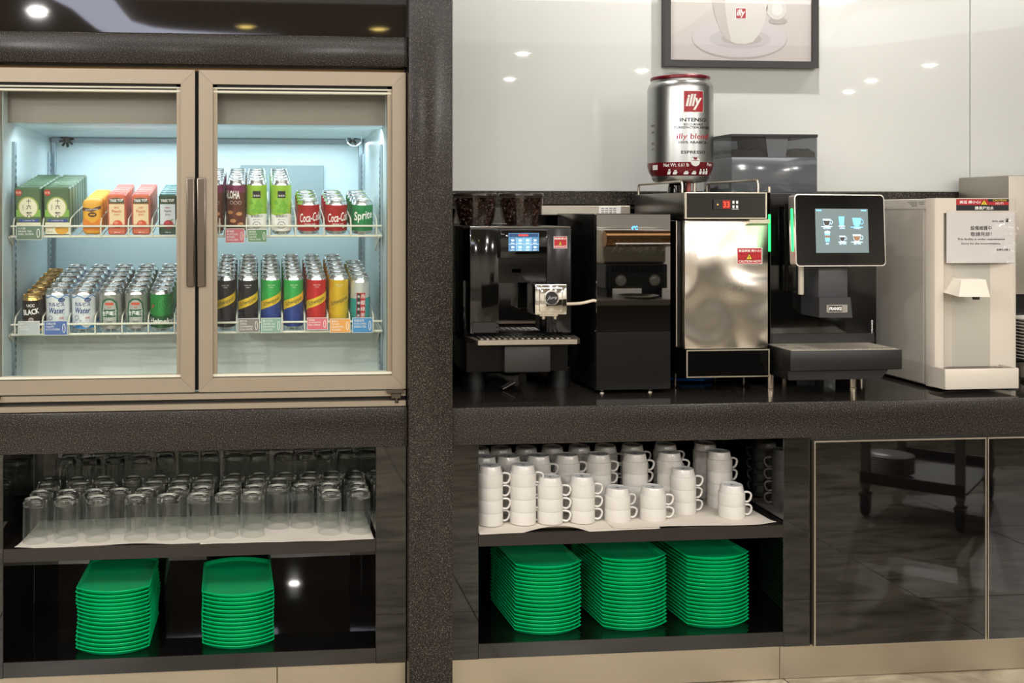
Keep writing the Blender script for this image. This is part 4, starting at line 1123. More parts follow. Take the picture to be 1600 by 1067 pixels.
# bean hoppers
SMOKE = thin_glass('smoky_plastic', (0.88, 0.85, 0.83))
BEAN = mat('roasted_bean', '43291e', 0.25, coat=0.4)
def beans_in(cx, cy, z0, r0, r1, hh, n, seed):
    r_ = random.Random(seed); mb = MB()
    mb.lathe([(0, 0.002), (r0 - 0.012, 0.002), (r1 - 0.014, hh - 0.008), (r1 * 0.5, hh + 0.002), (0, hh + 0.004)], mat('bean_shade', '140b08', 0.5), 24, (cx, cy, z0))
    for i in range(n):
        if i < n * 0.78:
            v_ = r_.random(); a = r_.uniform(0, 2 * math.pi); rr = r0 + (r1 - r0) * v_ - 0.0085 - r_.random() * 0.003
            z = 0.004 + v_ * (hh - 0.006)
        else:
            a = r_.uniform(0, 2 * math.pi); rr = (r1 - 0.010) * math.sqrt(r_.random()); z = hh - 0.003 + r_.random() * 0.006
        M = Matrix.Translation((cx + rr * math.cos(a), cy + rr * math.sin(a), z0 + z)) @ Matrix.Rotation(r_.uniform(0, 6.3), 4, 'Z') @ Matrix.Rotation(r_.uniform(0, 6.3), 4, 'X') @ Matrix.Rotation(r_.uniform(0, 6.3), 4, 'Y')
        v = []; f = []
        for (zz, q) in ((-0.6, 0.75), (0.35, 0.88)):
            for k in range(6): v.append((0.0058 * q * math.cos(k * math.pi / 3), 0.0044 * q * math.sin(k * math.pi / 3), 0.0036 * zz))
        v += [(0, 0, -0.0036), (0, 0, 0.0036)]
        for k in range(6):
            j = (k + 1) % 6
            f += [(k, j, 6 + j, 6 + k), (j, k, 12), (6 + k, 6 + j, 13)]
        mb.add([M @ Vector(q) for q in v], f, BEAN)
    return mb
YH = 0.33
for i, (pa, pb, qa, qb) in enumerate(((709, 777, 716, 769), (780, 850, 788, 842))):
    cx_ = PXx((pa + pb) / 2, YH); rt = (PXx(pb, YH) - PXx(pa, YH)) / 2; rb = (PXx(qb, YH) - PXx(qa, YH)) / 2
    z0 = zt_ + 0.004; ht = P(780, 300, YH)[1] - z0
    cy = YH + 0.01
    hp = MB().lathe([(rb - 0.003, 0.001), (rb, 0.0), (rb + (rt - rb) * 0.72, ht * 0.6), (rt, ht - 0.012), (rt - 0.003, ht - 0.012), (rb + (rt - rb) * 0.72 - 0.003, ht * 0.6), (rb - 0.003, 0.003)], SMOKE, 32, (cx_, cy, z0)).build('bean_hopper', t, label='smoky clear bean hopper')
    MB().lathe([(0, ht - 0.004), (rt - 0.003, ht - 0.004), (rt - 0.0005, ht - 0.006), (rt + 0.0005, ht - 0.012), (rt - 0.004, ht - 0.0125), (0, ht - 0.0115)], mat('hopper_lid', '2f2722', 0.15), 32, (cx_, cy, z0)).build('lid', hp)
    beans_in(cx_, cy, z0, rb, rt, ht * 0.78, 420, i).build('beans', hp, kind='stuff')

# ------------------------------------------------------------------ black milk cooler
YC = 0.175
t = thing('milk_cooler', 'black mirror-fronted milk cooler between coffee machine and steel dispenser', 'milk cooler', (PXx(990, 0.3), 0.36, Z0))
xa, xb = PXx(931.5, YC), PXx(1048, YC)
zt_c, zb_c = P(990, 334, YC)[1], P(990, 609, YC)[1]; zm = P(990, 517, YC)[1]
mb = MB().box(xa, xb, YC + 0.018, 0.60, zb_c, zt_c, SATIN_BLACK, 0.003)
mb.box(xa + 0.001, xa + 0.003, YC + 0.014, YC + 0.019, zb_c, zt_c, STEEL_TRIM)
mb.build('body', t)
d1 = MB().box(xa, xb, YC, YC + 0.016, zm + 0.001, zt_c - 0.001, mat('mirror_black', '050505', 0.015, ior=3.0), 0.0015, 1).build('mirror_door', t)
MB().box(xa, xb, YC, YC + 0.016, zb_c, zm - 0.001, mat('dull_black_panel', '0d0c0b', 0.25), 0.0015, 1).build('lower_panel', t)
bl = mat('led_blue', '4aa8ff', emit=3.0)
xx, zz = P(991.5, 356, YC)
m = MB(); lay(m, text_at('4℃', 0, 0, 0.012, w=0.020, bold=0.02), bl, YC, xx, zz); m.build('temperature_display', d1, label='glowing blue temperature reading')
for px, Y in ((940, 0.185), (1015, 0.185), (940, 0.56), (1040, 0.56)):
    MB().lathe([(0, 0), (0.011, 0), (0.010, 0.005), (0.007, 0.007), (0.007, zb_c - Z0), (0, zb_c - Z0)], STEEL_DARK, 14, (PXx(px, Y + 0.015), Y + 0.015, Z0)).build('foot', t)

# ------------------------------------------------------------------ tall steel dispenser with the red number display
YS = 0.16
t = thing('milk_dispenser', 'tall stainless dispenser with red number display, a coffee tin standing on top', 'dispenser', (PXx(1135, 0.35), 0.36, Z0))
xa, xb = PXx(1070, YS), PXx(1200, YS)
zA, zB, zC, zD = P(1135, 301, YS)[1], P(1135, 342.5, YS)[1], P(1135, 545, YS)[1], P(1135, 589, YS)[1]
STEEL_WAVY = steel('dented_steel', lin('d9d2c8'), 0.19, (50, 50, 1), 0.05, wave=0.8, smudge=0.12)
mb = MB().box(xa - 0.016, xb, YS + 0.03, 0.58, zC, zB - 0.004, SATIN_BLACK, 0.002, 1)
mb.box(xa - 0.0165, xa - 0.014, YS + 0.026, YS + 0.034, zC + 0.006, zB - 0.004, STEEL_TRIM)
mb.build('body', t)
MB().box(xa, xb, YS, YS + 0.026, zC, zB - 0.003, STEEL_WAVY, 0.002, 2).build('front_panel', t, label='dented brushed steel front panel')
# top box
tb = MB().box(PXx(1070, YS - 0.02), PXx(1197.5, YS - 0.02), YS - 0.014, 0.58, zB, zA, mat('satin_grey_steel', '8f8a84', 0.28, 1.0), 0.003, 2)
top = tb.build('top_box', t)
YD2 = YS - 0.0145
fx_a, fz_a = P(1070, 342, YD2); fx_b, fz_b = P(1198, 300.5, YD2)
fm_ = MB(); w = 0.005
for (a, b_, c, d) in ((fx_a, fx_a + w, fz_a, fz_b), (fx_b - w, fx_b, fz_a, fz_b), (fx_a + w, fx_b - w, fz_a, fz_a + w * 0.8), (fx_a + w, fx_b - w, fz_b - w * 0.8, fz_b)):
    fm_.box(a, b_, YD2 - 0.003, YD2, c, d, STEEL_TRIM, 0.0008, 1)
fm_.build('edge_frame', top)
MB().box(fx_a + w, fx_b - w, YD2 - 0.001, YD2 + 0.001, fz_a + 0.004, fz_b - 0.004, GLOSS_BLACK).build('mirror_panel', top)
dx0, dz0 = P(1113.5, 327.5, YD2); dx1, dz1 = P(1154.5, 311.5, YD2)
dp = MB().box(dx0, dx1, YD2 - 0.006, YD2 - 0.001, dz0, dz1, MATT_BLACK, 0.0015, 1)
e = YD2 - 0.006; cxm = (dx0 + dx1) / 2; czm = (dz0 + dz1) / 2
ww, hh = dx1 - dx0, dz1 - dz0
lay(dp, rect2(-ww * 0.16, -hh * 0.42, ww * 0.14, hh * 0.42), mat('led_dark_red', '7a0d0a', 0.3, emit=0.6), e, cxm, czm)
lay(dp, text_at('33', -ww * 0.01, 0, hh * 0.58, w=ww * 0.24, bold=0.01), mat('led_red', 'ff4a30', emit=1.5), e, cxm, czm, 0.0007)
lay(dp, ell2(-ww * 0.34, 0, 0.0022, 0.0022, 10), mat('led_amber', 'ffb040', emit=2.0), e, cxm, czm)
for a in (0.22, 0.36):
    for b_ in (-0.22, 0.22): lay(dp, rect2(ww * a, hh * b_ - hh * 0.13, ww * a + ww * 0.075, hh * b_ + hh * 0.13), WHITE, e, cxm, czm)
lay(dp, rect2(ww * 0.2, -hh * 0.47, ww * 0.46, -hh * 0.43), WHITE, e, cxm, czm)
dp.build('number_display', top, label='black module with glowing red number')
lw = MB(); YL = fx_a - 0.0004
for i, (a, b_) in enumerate(((306, 312), (313.5, 315.5), (317, 322), (322.5, 326), (327.5, 330.5))):
    z1 = P(1066, a, 0.16)[1]; z0 = P(1066, b_, 0.16)[1]
    lw.box(YL, YL + 0.0008, 0.158, 0.186, z0, z1, WHITE)
    lw.box(YL - 0.0003, YL, 0.162, 0.182, z0 + 0.002, z0 + 0.0035, GREY_INK)
lw.build('paper_label', top, label='small white printed labels on the grey side')
MB().box(PXx(1171, YS - 0.012), xb + 0.001, YS - 0.012, YS + 0.01, P(1185, 349.5, YS)[1], zB - 0.0005, STEEL_TRIM, 0.001, 1).build('latch', t)
# rails on the top
for px_, zt_px, pxr in ((1066, 283.5, 982), (1184.5, 281.5, 1083)):
    Yf, Yr = YS + 0.012, 0.55
    x = PXx(px_, Yf); zr = P(px_, zt_px, Yf)[1]
    path = [(x, Yf, zA - 0.002), (x, Yf, zr - 0.012), (x, Yf + 0.003, zr - 0.003), (x, Yf + 0.012, zr), (x, Yr - 0.012, zr), (x, Yr - 0.003, zr - 0.003), (x, Yr, zr - 0.012), (x, Yr, zA - 0.002)]
    MB().tube(path, 0.0042, STEEL_TRIM, 8).build('top_rail', t)
# base box with framed dark front, and feet
bb = MB().box(xa + 0.002, xb + 0.002, YS - 0.006, 0.57, zD, zC - 0.001, SATIN_BLACK, 0.002, 1).build('base_box', t)
fm_ = MB(); w = 0.0042; ya = YS - 0.006
a0, a1, c0, c1 = xa + 0.002, xb + 0.002, zD, zC - 0.001
for (a, b_, c, d) in ((a0, a0 + w, c0, c1), (a1 - w, a1, c0, c1), (a0 + w, a1 - w, c0, c0 + w), (a0 + w, a1 - w, c1 - w, c1)):
    fm_.box(a, b_, ya - 0.003, ya, c, d, STEEL_TRIM, 0.0008, 1)
fm_.build('edge_frame', bb)
MB().box(a0 + w, a1 - w, ya - 0.001, ya + 0.001, c0 + w, c1 - w, GLOSS_BLACK).build('mirror_panel', bb)
for px, Y in ((1055, 0.29), (1162, 0.29), (1084, 0.52), (1190, 0.52)):
    MB().lathe([(0, 0), (0.017, 0), (0.015, 0.003), (0.0045, 0.005), (0.0045, zD - Z0), (0, zD - Z0)], STEEL_DARK, 14, (max(xa + 0.012, min(PXx(px, Y), xb - 0.012)), Y, Z0)).build('foot', t)
caution_sticker(YS, 1151, 1191, 387, 412.5, '').build('warning_sticker', t, label='red caution hot sticker with yellow triangle')
# pedestal for the tin
YI = 0.37
cxi = PXx(1062.5, YI); zi = P(1062, 285.5, YI)[1]
ped = MB().lathe([(0, 0), (0.034, 0), (0.030, 0.004), (0.026, zi - zA), (0, zi - zA)], GLOSS_BLACK, 20, (cxi - 0.010, YI, zA))
ped.lathe([(0, 0), (0.008, 0), (0.008, zi - zA), (0, zi - zA)], mat('rose_plastic', 'b9605a', 0.25), 12, (cxi + 0.024, YI - 0.01, zA))
ped.lathe([(0, 0), (0.006, 0), (0.006, zi - zA), (0, zi - zA)], CHROME, 12, (cxi + 0.046, YI - 0.005, zA))
ped.build('tin_stand', t)

# ------------------------------------------------------------------ big coffee tin
R = (PXx(1110.5, YI) - PXx(1014.5, YI)) / 2
H = P(1062, 121, YI)[1] - zi
tin = thing('coffee_tin', 'large silver and dark red coffee tin on top of the steel dispenser', 'coffee tin', (cxi, YI, zi))
TINM = steel('tin_silver', lin('b4b7b6'), 0.30, (1, 1, 40), 0.04, smudge=0.03)
INKM = mat('matt_ink', '17181a', 0.85, spec=0.08); INKR = mat('matt_red_ink', 'b01020', 0.8, spec=0.1)
MAROON = mat('tin_maroon', '6e1420', 0.25, 0.3)
def tinb(mb): 
    o = mb.build('piece', None)
    return o
z1, z2 = H * 0.185, H * 0.075
b = MB()
c_ = (0, 0, 0)
b.lathe([(R * 0.62, 0.0), (R * 0.80, 0.004), (R * 0.86, 0.012), (R * 0.87, 0.020)], TINM, 48)
b.lathe([(R * 0.87, 0.020), (R * 0.955, 0.034), (R, 0.052), (R, z1)], MAROON, 48)
b.lathe([(R, z1), (R, H - 0.040), (R * 0.985, H - 0.032), (R * 0.93, H - 0.022), (R * 0.90, H - 0.019), (R * 0.885, H - 0.012)], TINM, 48)
b.lathe([(R * 0.885, H - 0.012), (R * 0.91, H - 0.0085), (R * 0.91, H - 0.003), (R * 0.88, H)], MAROON, 48)
b.lathe([(R * 0.88, H), (R * 0.80, H - 0.003), (R * 0.74, H + 0.001), (R * 0.55, H + 0.011), (R * 0.3, H + 0.016), (0, H + 0.0175)], TINM, 48)
def build_local(mb, name, parent, label=None):
    loc = parent.location.copy(); parent.location = (0, 0, 0)
    o = mb.build(name, parent, label); parent.location = loc
    return o
bo = build_local(b, 'body', tin)
ANG = 0.045                                                    # the printed face is turned a little to +X
pr = MB()
def ti(shape, m, lvl=0, du=0.0): 
    v, f = shape
    stick_round(pr, ([(p[0] + ANG * R + du, p[1]) for p in v], f), m, R, 0.0004 + 0.00025 * lvl, R * 0.1)
k_ = H / 164.0                                                 # metres per photo pixel on the tin
def zz_(py): return (285.5 - py) * k_
sq = 15.2 * k_
ti(rect2(-sq - 0.001, zz_(180.2), sq + 0.001, zz_(147.3)), WHITE)
ti(rect2(-sq, zz_(179.5), sq, zz_(148)), mat('logo_red', 'a50f22', 0.35), 1)
ti(text_at('illy', 0, zz_(164.5), 24 * k_, w=26 * k_, shear=0.25, bold=0.035), WHITE, 2)
build_local(pr, 'printed_logo', tin, 'dark red square with white italic lettering'); pr = MB()
ti(text_at('INTENSO', 0, zz_(191.5), 5.6 * k_, w=43 * k_, bold=0.02), INKM)
ti(text_at('BOLD ROAST', 0, zz_(198.5), 3.6 * k_, w=32 * k_, bold=0.015), INKM)
ti(text_at('TORREFACTION INTENSE', 0, zz_(203), 3.6 * k_, w=60 * k_, bold=0.015), INKM)
ti(text_at('illy blend', 0, zz_(217.5), 11 * k_, w=52 * k_, shear=0.1), INKR)
ti(text_at('100% ARABICA', 0, zz_(225.5), 4 * k_, w=46 * k_, bold=0.015), INKM)
ti(text_at('ESPRESSO', 0, zz_(240.5), 4.6 * k_, w=39 * k_, bold=0.02), INKM)
ti(ell2(2.2 * k_, z1 + 0.0005, 7.5 * k_, 6.8 * k_, 24), mat('tin_print', 'd9d9d6', 0.35), 1)
ti(poly2([(0.2 * k_ - 2 * k_, zz_(248)), (2.2 * k_ + 3.2 * k_, zz_(248)), (4.2 * k_, zz_(252)), (0.2 * k_, zz_(252))]), MAROON, 2)
ti(rect2(-3.0 * k_, zz_(253.4), 7.4 * k_, zz_(252.6)), MAROON, 2)
ti(text_at('Net Wt. 6.61 lb', -27 * k_, zz_(259.5), 5.6 * k_, w=38 * k_), WHITE, 1)
ti(text_at('Pure', 31 * k_, zz_(258.5), 5 * k_, w=13 * k_), WHITE, 1)
TP = mat('tin_print', 'd9d9d6', 0.35)
for u, wd_, hh_ in ((-38, 4.4, 8), (-29, 5.6, 6.5), (-13, 6.5, 5), (-1, 6.5, 5), (10, 4, 8), (16, 3.6, 8), (22, 4, 9)):
    main_, pr = pr, MB()
    ti(poly2([((u - wd_ / 2) * k_, zz_(274)), ((u + wd_ / 2) * k_, zz_(274)), ((u + wd_ / 2 + 1.5) * k_, zz_(274 - hh_ * 0.6)), ((u - wd_ / 2 + 1.0) * k_, zz_(274 - hh_ * 0.6))]), TP, 1)
    ti(rect2((u - wd_ / 3 + 1.2) * k_, zz_(274 - hh_), (u + wd_ / 3 + 1.2) * k_, zz_(274 - hh_ * 0.7)), TP, 1)
    build_local(pr, 'printed_icon', tin); pr = main_
for w_, a_, bq in ((10, 197, 3), (7, 207, 3), (5, 224, 4), (4, 233, 3)): ti(rect2((-68 - w_ / 2) * k_, zz_(a_ + bq), (-68 + w_ / 2) * k_, zz_(a_)), GREY_INK)
build_local(pr, 'printed_lettering', tin, 'black and red lettering')
pr = MB(); ti(rect2(-68 * k_, zz_(266.5), -57 * k_, zz_(259)), TP, 1)
build_local(pr, 'printed_icon', tin)

# ------------------------------------------------------------------ espresso machine with the touch screen
YE = 0.225
t = thing('espresso_machine', 'black espresso machine with tilted touch screen, grey bean hopper and steel legs', 'espresso machine', (PXx(1290, 0.4), 0.4, Z0))
xa, xb = PXx(1203, YE), PXx(1370, YE)
zA, zB = P(1290, 303, YE)[1] + 0.0045, P(1290, 540, YE)[1]
zund = P(1290, 591, 0.10)[1]
mb = MB().box(xa, xb, YE, 0.60, zund, zA, mat('deep_gloss_black', '060606', 0.09, ior=1.5), 0.004, 2)
bx(mb, 1206, 1366, 520, 538, YE - 0.002, YE, MATT_BLACK, 0.0008, 1)
mb.build('body', t)
lb = MB(); x_, z_ = P(1362.5, 509, YE)
lay(lb, text_at('FRANKE', 0, 0, 0.005, w=0.036, bold=0.02, rot=math.pi / 2), WHITE, YE, x_, z_); lay(lb, rect2(-0.003, -0.026, 0.003, -0.021), WHITE, YE, x_, z_)
lb.build('side_mark', t, label='small white upright lettering')
LEDG = mat('led_green', '25e060', emit=4.0)
g_ = MB(); bx(g_, 1201.5, 1204.5, 335, 393, YE - 0.006, YE, LEDG, 0.001, 1); g_.build('light_strip', t, label='green glowing light strip')
# steam pipe loop at the side
sp_ = MB(); xq, zq = P(1229, 320, YE - 0.03)
sp_.tube(smooth([(xq + 0.03, YE - 0.02, zq + 0.0), (xq + 0.004, YE - 0.03, zq - 0.002), (xq, YE - 0.03, zq - 0.02), (xq, YE - 0.03, P(1229, 455, YE - 0.03)[1])]), 0.006, SATIN_BLACK, 8); sp_.build('steam_pipe', t)
# screen
YM = 0.085
sx0, sz0 = P(1238.5, 416.5, YM); sx1, sz1 = P(1387, 303.5, YM)
sw, sh_ = sx1 - sx0, sz1 - sz0
scx, scz = (sx0 + sx1) / 2, (sz0 + sz1) / 2
SRX = Matrix.Translation((scx, YM, scz)) @ Matrix.Rotation(math.radians(-3), 4, 'X') @ Matrix.Rotation(math.radians(5), 4, 'Z')
def slab(mb, shape, d0, d1, m):
    pts = shape[0]; n = len(pts)
    v = [(p[0], d0, p[1]) for p in pts] + [(p[0], d1, p[1]) for p in pts]
    f = [list(range(n)), list(range(2 * n - 1, n - 1, -1))] + [(i, i + n, (i + 1) % n + n, (i + 1) % n) for i in range(n)]
    mb.add([SRX @ Vector(q) for q in v], f, m)
SILV = mat('satin_silver', 'cfcac2', 0.25, 0.85)
m1 = MB(); slab(m1, rrect2(-sw / 2, -sh_ / 2, sw / 2, sh_ / 2, 0.013), 0.0, 0.030, SILV)
scr = m1.build('touch_screen', t, label='tilted touch screen with silver rim')
m1 = MB(); q_ = 0.0036; slab(m1, rrect2(-sw / 2 + q_, -sh_ / 2 + q_, sw / 2 - q_, sh_ / 2 - q_, 0.011), -0.0012, 0.002, mat('screen_black', '070708', 0.04))
m1.build('screen_glass', scr)
def on_scr(lvl): return lambda u, w_: tuple(SRX @ Vector((u, -0.0016 - 0.0002 * lvl, w_)))
ICO = mat('icon_blue', '7cc4f5', emit=1.0); ICOW = mat('icon_white', 'c9e6fb', emit=0.8); ICOB = mat('icon_brown', '9a7458', emit=0.5); ICOD = mat('icon_dark', '47413d', emit=0.3)
SCRBG = mat('screen_lit', '6f7f82', 0.15, emit=0.55)
kx_ = sw / 148.5; cxp, cyp = 1312.7, 360.0
def uv(px, py): return (px - cxp) * kx_, (cyp - py) * kx_
im = MB()
def si(shape_px, m, lvl): 
    v, f = shape_px
    stick_flat(im, ([uv(*p) for p in v], f), m, on_scr(lvl))
si(rect2(1271.5, 328, 1358.5, 393.5), SCRBG, 0)
si(rect2(1347, 329.5, 1356, 331.5), ICO, 1); si(rect2(1273, 329.5, 1282, 331.5), ICO, 1)
def cup_icon(cx, cy, w, h, m, coffee=None):
    si(poly2([(cx - w / 2, cy - h / 2), (cx + w / 2, cy - h / 2), (cx + w * 0.36, cy + h * 0.25), (cx + w * 0.2, cy + h / 2), (cx - w * 0.2, cy + h / 2), (cx - w * 0.36, cy + h * 0.25)]), m, 1)
    if coffee: si(poly2([(cx - w * 0.44, cy - h * 0.25), (cx + w * 0.44, cy - h * 0.25), (cx + w * 0.30, cy + h * 0.25), (cx + w * 0.15, cy + h * 0.4), (cx - w * 0.15, cy + h * 0.4), (cx - w * 0.30, cy + h * 0.25)]), coffee, 2)
    si(ring2(cx + w * 0.56, cy - h * 0.05, w * 0.2, h * 0.3, w * 0.07, 14), m, 1)
    si(ell2(cx, cy + h * 0.56, w * 0.75, 1.0, 16), m, 1)
cup_icon(1290, 348.5, 13, 11, ICOW, ICOD)
si(poly2([(1309.5, 339.5), (1319.5, 339.5), (1318, 353.5), (1311, 353.5)]), ICO, 1); si(ell2(1314.5, 354, 6, 0.9, 14), ICOW, 1)
cup_icon(1339.5, 348, 15, 13, ICO)
si(poly2([(1286, 364), (1295, 364), (1294, 377), (1287, 377)]), ICO, 1); si(rect2(1286.5, 367.5, 1294.5, 371), ICOB, 2); si(ell2(1290.5, 363, 5, 2.2, 14), ICOW, 2)
cup_icon(1315, 372.5, 10, 9, ICOW, ICOD)
cup_icon(1339, 371.5, 14, 11, ICOW, ICOB)
for cx_, cy_, s_ in ((1290, 357, '美式咖啡'), (1315, 357, '冰咖啡'), (1340, 357, '卡布奇諾'), (1290.5, 380, '拿鐵'), (1315.5, 380, '濃縮咖啡'), (1339.5, 380, '拿鐵咖啡')):
    v, f = text_at(s_, cx_, -cy_, 3.0, wmax=20, bold=0.02)
    si(([(a, -b_) for a, b_ in v], f), ICOW, 3)
im.build('menu_icons', scr, label='lit grey menu of six blue drink icons')
m1 = MB(); slab(m1, rect2(-sw / 2 - 0.0016, -sh_ * 0.29, -sw / 2 + 0.001, sh_ * 0.30), 0.010, 0.018, LEDG); m1.build('light_strip', scr, label='green glowing light strip')
MB().box(PXx(1280, 0.12), PXx(1350, 0.12), 0.112, YE + 0.01, scz - 0.03, scz + 0.03, SATIN_BLACK, 0.004, 1).build('screen_arm', t)
# spouts
m1 = MB(); x_, za_ = P(1251.5, 460, 0.13); _, zb2 = P(1251.5, 414, 0.13)
m1.lathe([(0, 0), (0.0075, 0), (0.0085, 0.003), (0.0085, zb2 - za_), (0, zb2 - za_)], mat('pale_pipe', 'cfc8ba', 0.3, 0.3), 16, (x_, 0.13, za_)); m1.build('water_pipe', t, label='pale vertical water pipe')
m1 = MB(); bx(m1, 1279, 1325, 412, 465, 0.135, YE + 0.01, mat('slate_plastic', '4a4a4d', 0.35), 0.004, 2); m1.build('spout_column', t)
m1 = MB()
x0_, z0_ = P(1280, 496, 0.115); x1_, z1_ = P(1329, 464.5, 0.115)
m1.prism([(x0_, z0_), (x1_ + 0.006, z0_ - 0.002), (x1_, z1_), (x0_, z1_)], 0.115, YE + 0.005, mat('slate_dark', '3a3a3c', 0.35)); so = m1.build('spout_head', t)
m1 = MB(); bx(m1, 1292, 1324.5, 476, 488.5, 0.112, 0.116, SILV, 0.0008, 1)
x_, z_ = P(1305.5, 482.2, 0.112); lay(m1, rect2(-0.0215, -0.0085, 0.0215, 0.0085), INK, 0.112, x_, z_)
lay(m1, text_at('FRANKE', 0, 0, 0.0105, w=0.040, bold=0.035), WHITE, 0.112, x_, z_, 0.0008); m1.build('name_plate', so, label='silver name plate with dark lettering strip')
# tray
YQ = 0.055
tx0, _ = P(1235, 560, YQ); tx1, _ = P(1410, 560, YQ); ztop = P(1320, 547.5, YQ)[1]; zlow_ = P(1320, 578.5, YQ)[1]
m1 = MB().box(tx0, tx1, YQ, YE + 0.002, zlow_, ztop, mat('tray_black', '191817', 0.4), 0.003, 2)
m1.prism([(tx0 + 0.004, zund), (tx1 - 0.055, zund), (tx1 - 0.030, zlow_), (tx0 + 0.002, zlow_)], YQ + 0.02, YE + 0.01, MATT_BLACK)
dt = m1.build('drip_tray', t)
m1 = MB().box(tx0 + 0.006, tx1 - 0.007, YQ + 0.006, YE - 0.001, ztop - 0.001, ztop + 0.0015, mat('grille_steel', 'cdc6b8', 0.4, 0.7))
for i in range(22):
    x = tx0 + 0.016 + (tx1 - tx0 - 0.034) * i / 21
    m1.box(x - 0.0035, x + 0.0035, YQ + 0.014, YE - 0.010, ztop + 0.0012, ztop + 0.0028, mat('grille_steel', 'cdc6b8', 0.4, 0.7), 0.0006, 1)
m1.build('grille', dt, label='pale steel drip grille')
for px, Y in ((1203, 0.205), (1331.5, 0.20), (1224, 0.52), (1345, 0.52)):
    MB().lathe([(0, 0), (0.0125, 0), (0.0125, 0.006), (0.0115, 0.007), (0.0115, zund - Z0), (0, zund - Z0)], mat('leg_steel', 'cbbfae', 0.22, 1.0), 18, (PXx(px, Y), Y, Z0)).build('leg', t)
# hopper
YP = 0.36
HSM = thin_glass('grey_hopper', (0.60, 0.62, 0.64))
hx0, hx1 = PXx(1143, YP), PXx(1277, YP); hz0 = zA; hz1 = P(1200, 214, YP)[1]; hzt = P(1200, 209.5, YP)[1]
hyr = YP + 0.22; hzb = P(1200, 245, YP)[1]
h = MB()
for (a, b_, c, d) in ((hx0, hx1, YP, YP + 0.003), (hx0, hx1, hyr - 0.003, hyr), (hx0, hx0 + 0.003, YP + 0.003, hyr - 0.003), (hx1 - 0.003, hx1, YP + 0.003, hyr - 0.003)):
    h.box(a, b_, c, d, hzb, hz1, HSM)
hp = h.build('bean_hopper', t, label='square grey clear bean hopper')
MB().box(hx0, hx1, YP - 0.001, hyr, hz0, hzb, mat('hopper_grey', '585c62', 0.12, coat=0.3), 0.003, 2).build('hopper_base', hp)
l_ = MB().box(hx0 - 0.002, hx1 + 0.001, YP - 0.003, hyr + 0.002, hz1, hzt, MATT_BLACK, 0.001, 1); l_.box(PXx(1195, YP), PXx(1232, YP), YP - 0.004, YP + 0.01, hz1 - 0.006, hz1, MATT_BLACK); l_.build('lid', hp)
c1, c2 = PXx(1197, YP), PXx(1230, YP)
MB().prism([(c1 + 0.006, hzb), (c2 - 0.006, hzb), (c2 + 0.002, hz1), (c1 - 0.002, hz1)], YP - 0.0015, hyr - 0.01, mat('hopper_grey2', '5d6167', 0.15)).build('divider', hp)
r_ = random.Random(11)
bn = MB(); N = 26
for (x0_, x1_) in ((hx0 + 0.006, c1 - 0.006), (c2 + 0.006, hx1 - 0.006)):
    v = []; f = []
    for j in range(9):
        for i in range(N):
            u, w_ = i / (N - 1), j / 8
            edge = 0.2 + 0.8 * math.sin(math.pi * min(max(u, 0.02), 0.98)) ** 0.5
            v.append((x0_ + (x1_ - x0_) * u, YP + 0.006 + (hyr - YP - 0.012) * w_, hzb + 0.020 * edge + 0.006 + r_.uniform(-0.003, 0.003) + 0.004 * math.sin(u * 9 + w_ * 5)))
    n = len(v)
    for j in range(8):
        for i in range(N - 1): f.append((j * N + i, j * N + i + 1, (j + 1) * N + i + 1, (j + 1) * N + i))
    v += [(x0_ + (x1_ - x0_) * i / (N - 1), YP + 0.006, hzb + 0.001) for i in range(N)]
    for i in range(N - 1): f.append((n + i, n + i + 1, i + 1, i))
    bn.add(v, f, mat('bean_heap', '2b211b', 0.4))
bn.build('beans', hp, kind='stuff')
m1 = MB().box(hx0 - 0.001, hx0 + 0.001, YP + 0.02, YP + 0.10, P(1130, 295, YP)[1], P(1130, 283, YP)[1], mat('hopper_latch', '6f767a', 0.25), 0.0008, 1); m1.build('latch', hp)
MB().box(PXx(1203, YE) - 0.0, PXx(1203, YE) + 0.006, YE + 0.01, YE + 0.016, zA, zA + 0.018, STEEL_TRIM).build('peg', t)

# ------------------------------------------------------------------ white hot water dispenser
YW = 0.16
CREAM = mat('cream_plastic', 'd9d0c2', 0.28)
CREAM2 = mat('cream_side', 'bdb8ac', 0.32)
t = thing('water_dispenser', 'cream hot water dispenser with a notice taped over its front', 'water dispenser', (PXx(1525, 0.3), 0.36, Z0))
xa, xb = PXx(1460.5, YW), PXx(1590, YW)
zA, zB = P(1525, 309.5, YW)[1], P(1455, 606, YW)[1]
MB().box(xa + 0.003, xb - 0.003, YW + 0.03, 0.56, zB, zA - 0.002, CREAM2, 0.006, 3).build('body', t)
MB().box(xa + 0.0015, xa + 0.005, YW + 0.060, 0.55, zB + 0.004, zA - 0.006, CREAM2, 0.001, 1).build('side_panel', t)
# front shell with a concave niche
fs = MB()
xn0, xn1 = PXx(1476, YW), PXx(1578, YW)
outer = [(xa, YW + 0.045), (xa, YW + 0.012), (xa + 0.004, YW + 0.004), (xa + 0.012, YW)]
inner = [(xn0 - 0.004, YW), (xn0, YW + 0.004)]
N = 14
arc = [(xn0 + (xn1 - xn0) * i / N, YW + 0.004 + 0.040 * 4 * (i / N) * (1 - i / N)) for i in range(1, N)]
outer_r = [(xn1, YW + 0.004), (xn1 + 0.004, YW), (xb - 0.010, YW), (xb - 0.003, YW + 0.004), (xb, YW + 0.012), (xb, YW + 0.045)]
zni = P(1525, 333, YW)[1]
fs.prism(outer + inner + arc + outer_r, zB, zni, CREAM, 'z')
fs.prism([(xa, YW + 0.045), (xa, YW + 0.012), (xa + 0.004, YW + 0.004), (xa + 0.012, YW), (xb - 0.010, YW), (xb - 0.003, YW + 0.004), (xb, YW + 0.012), (xb, YW + 0.045)], zni, zA, CREAM, 'z')
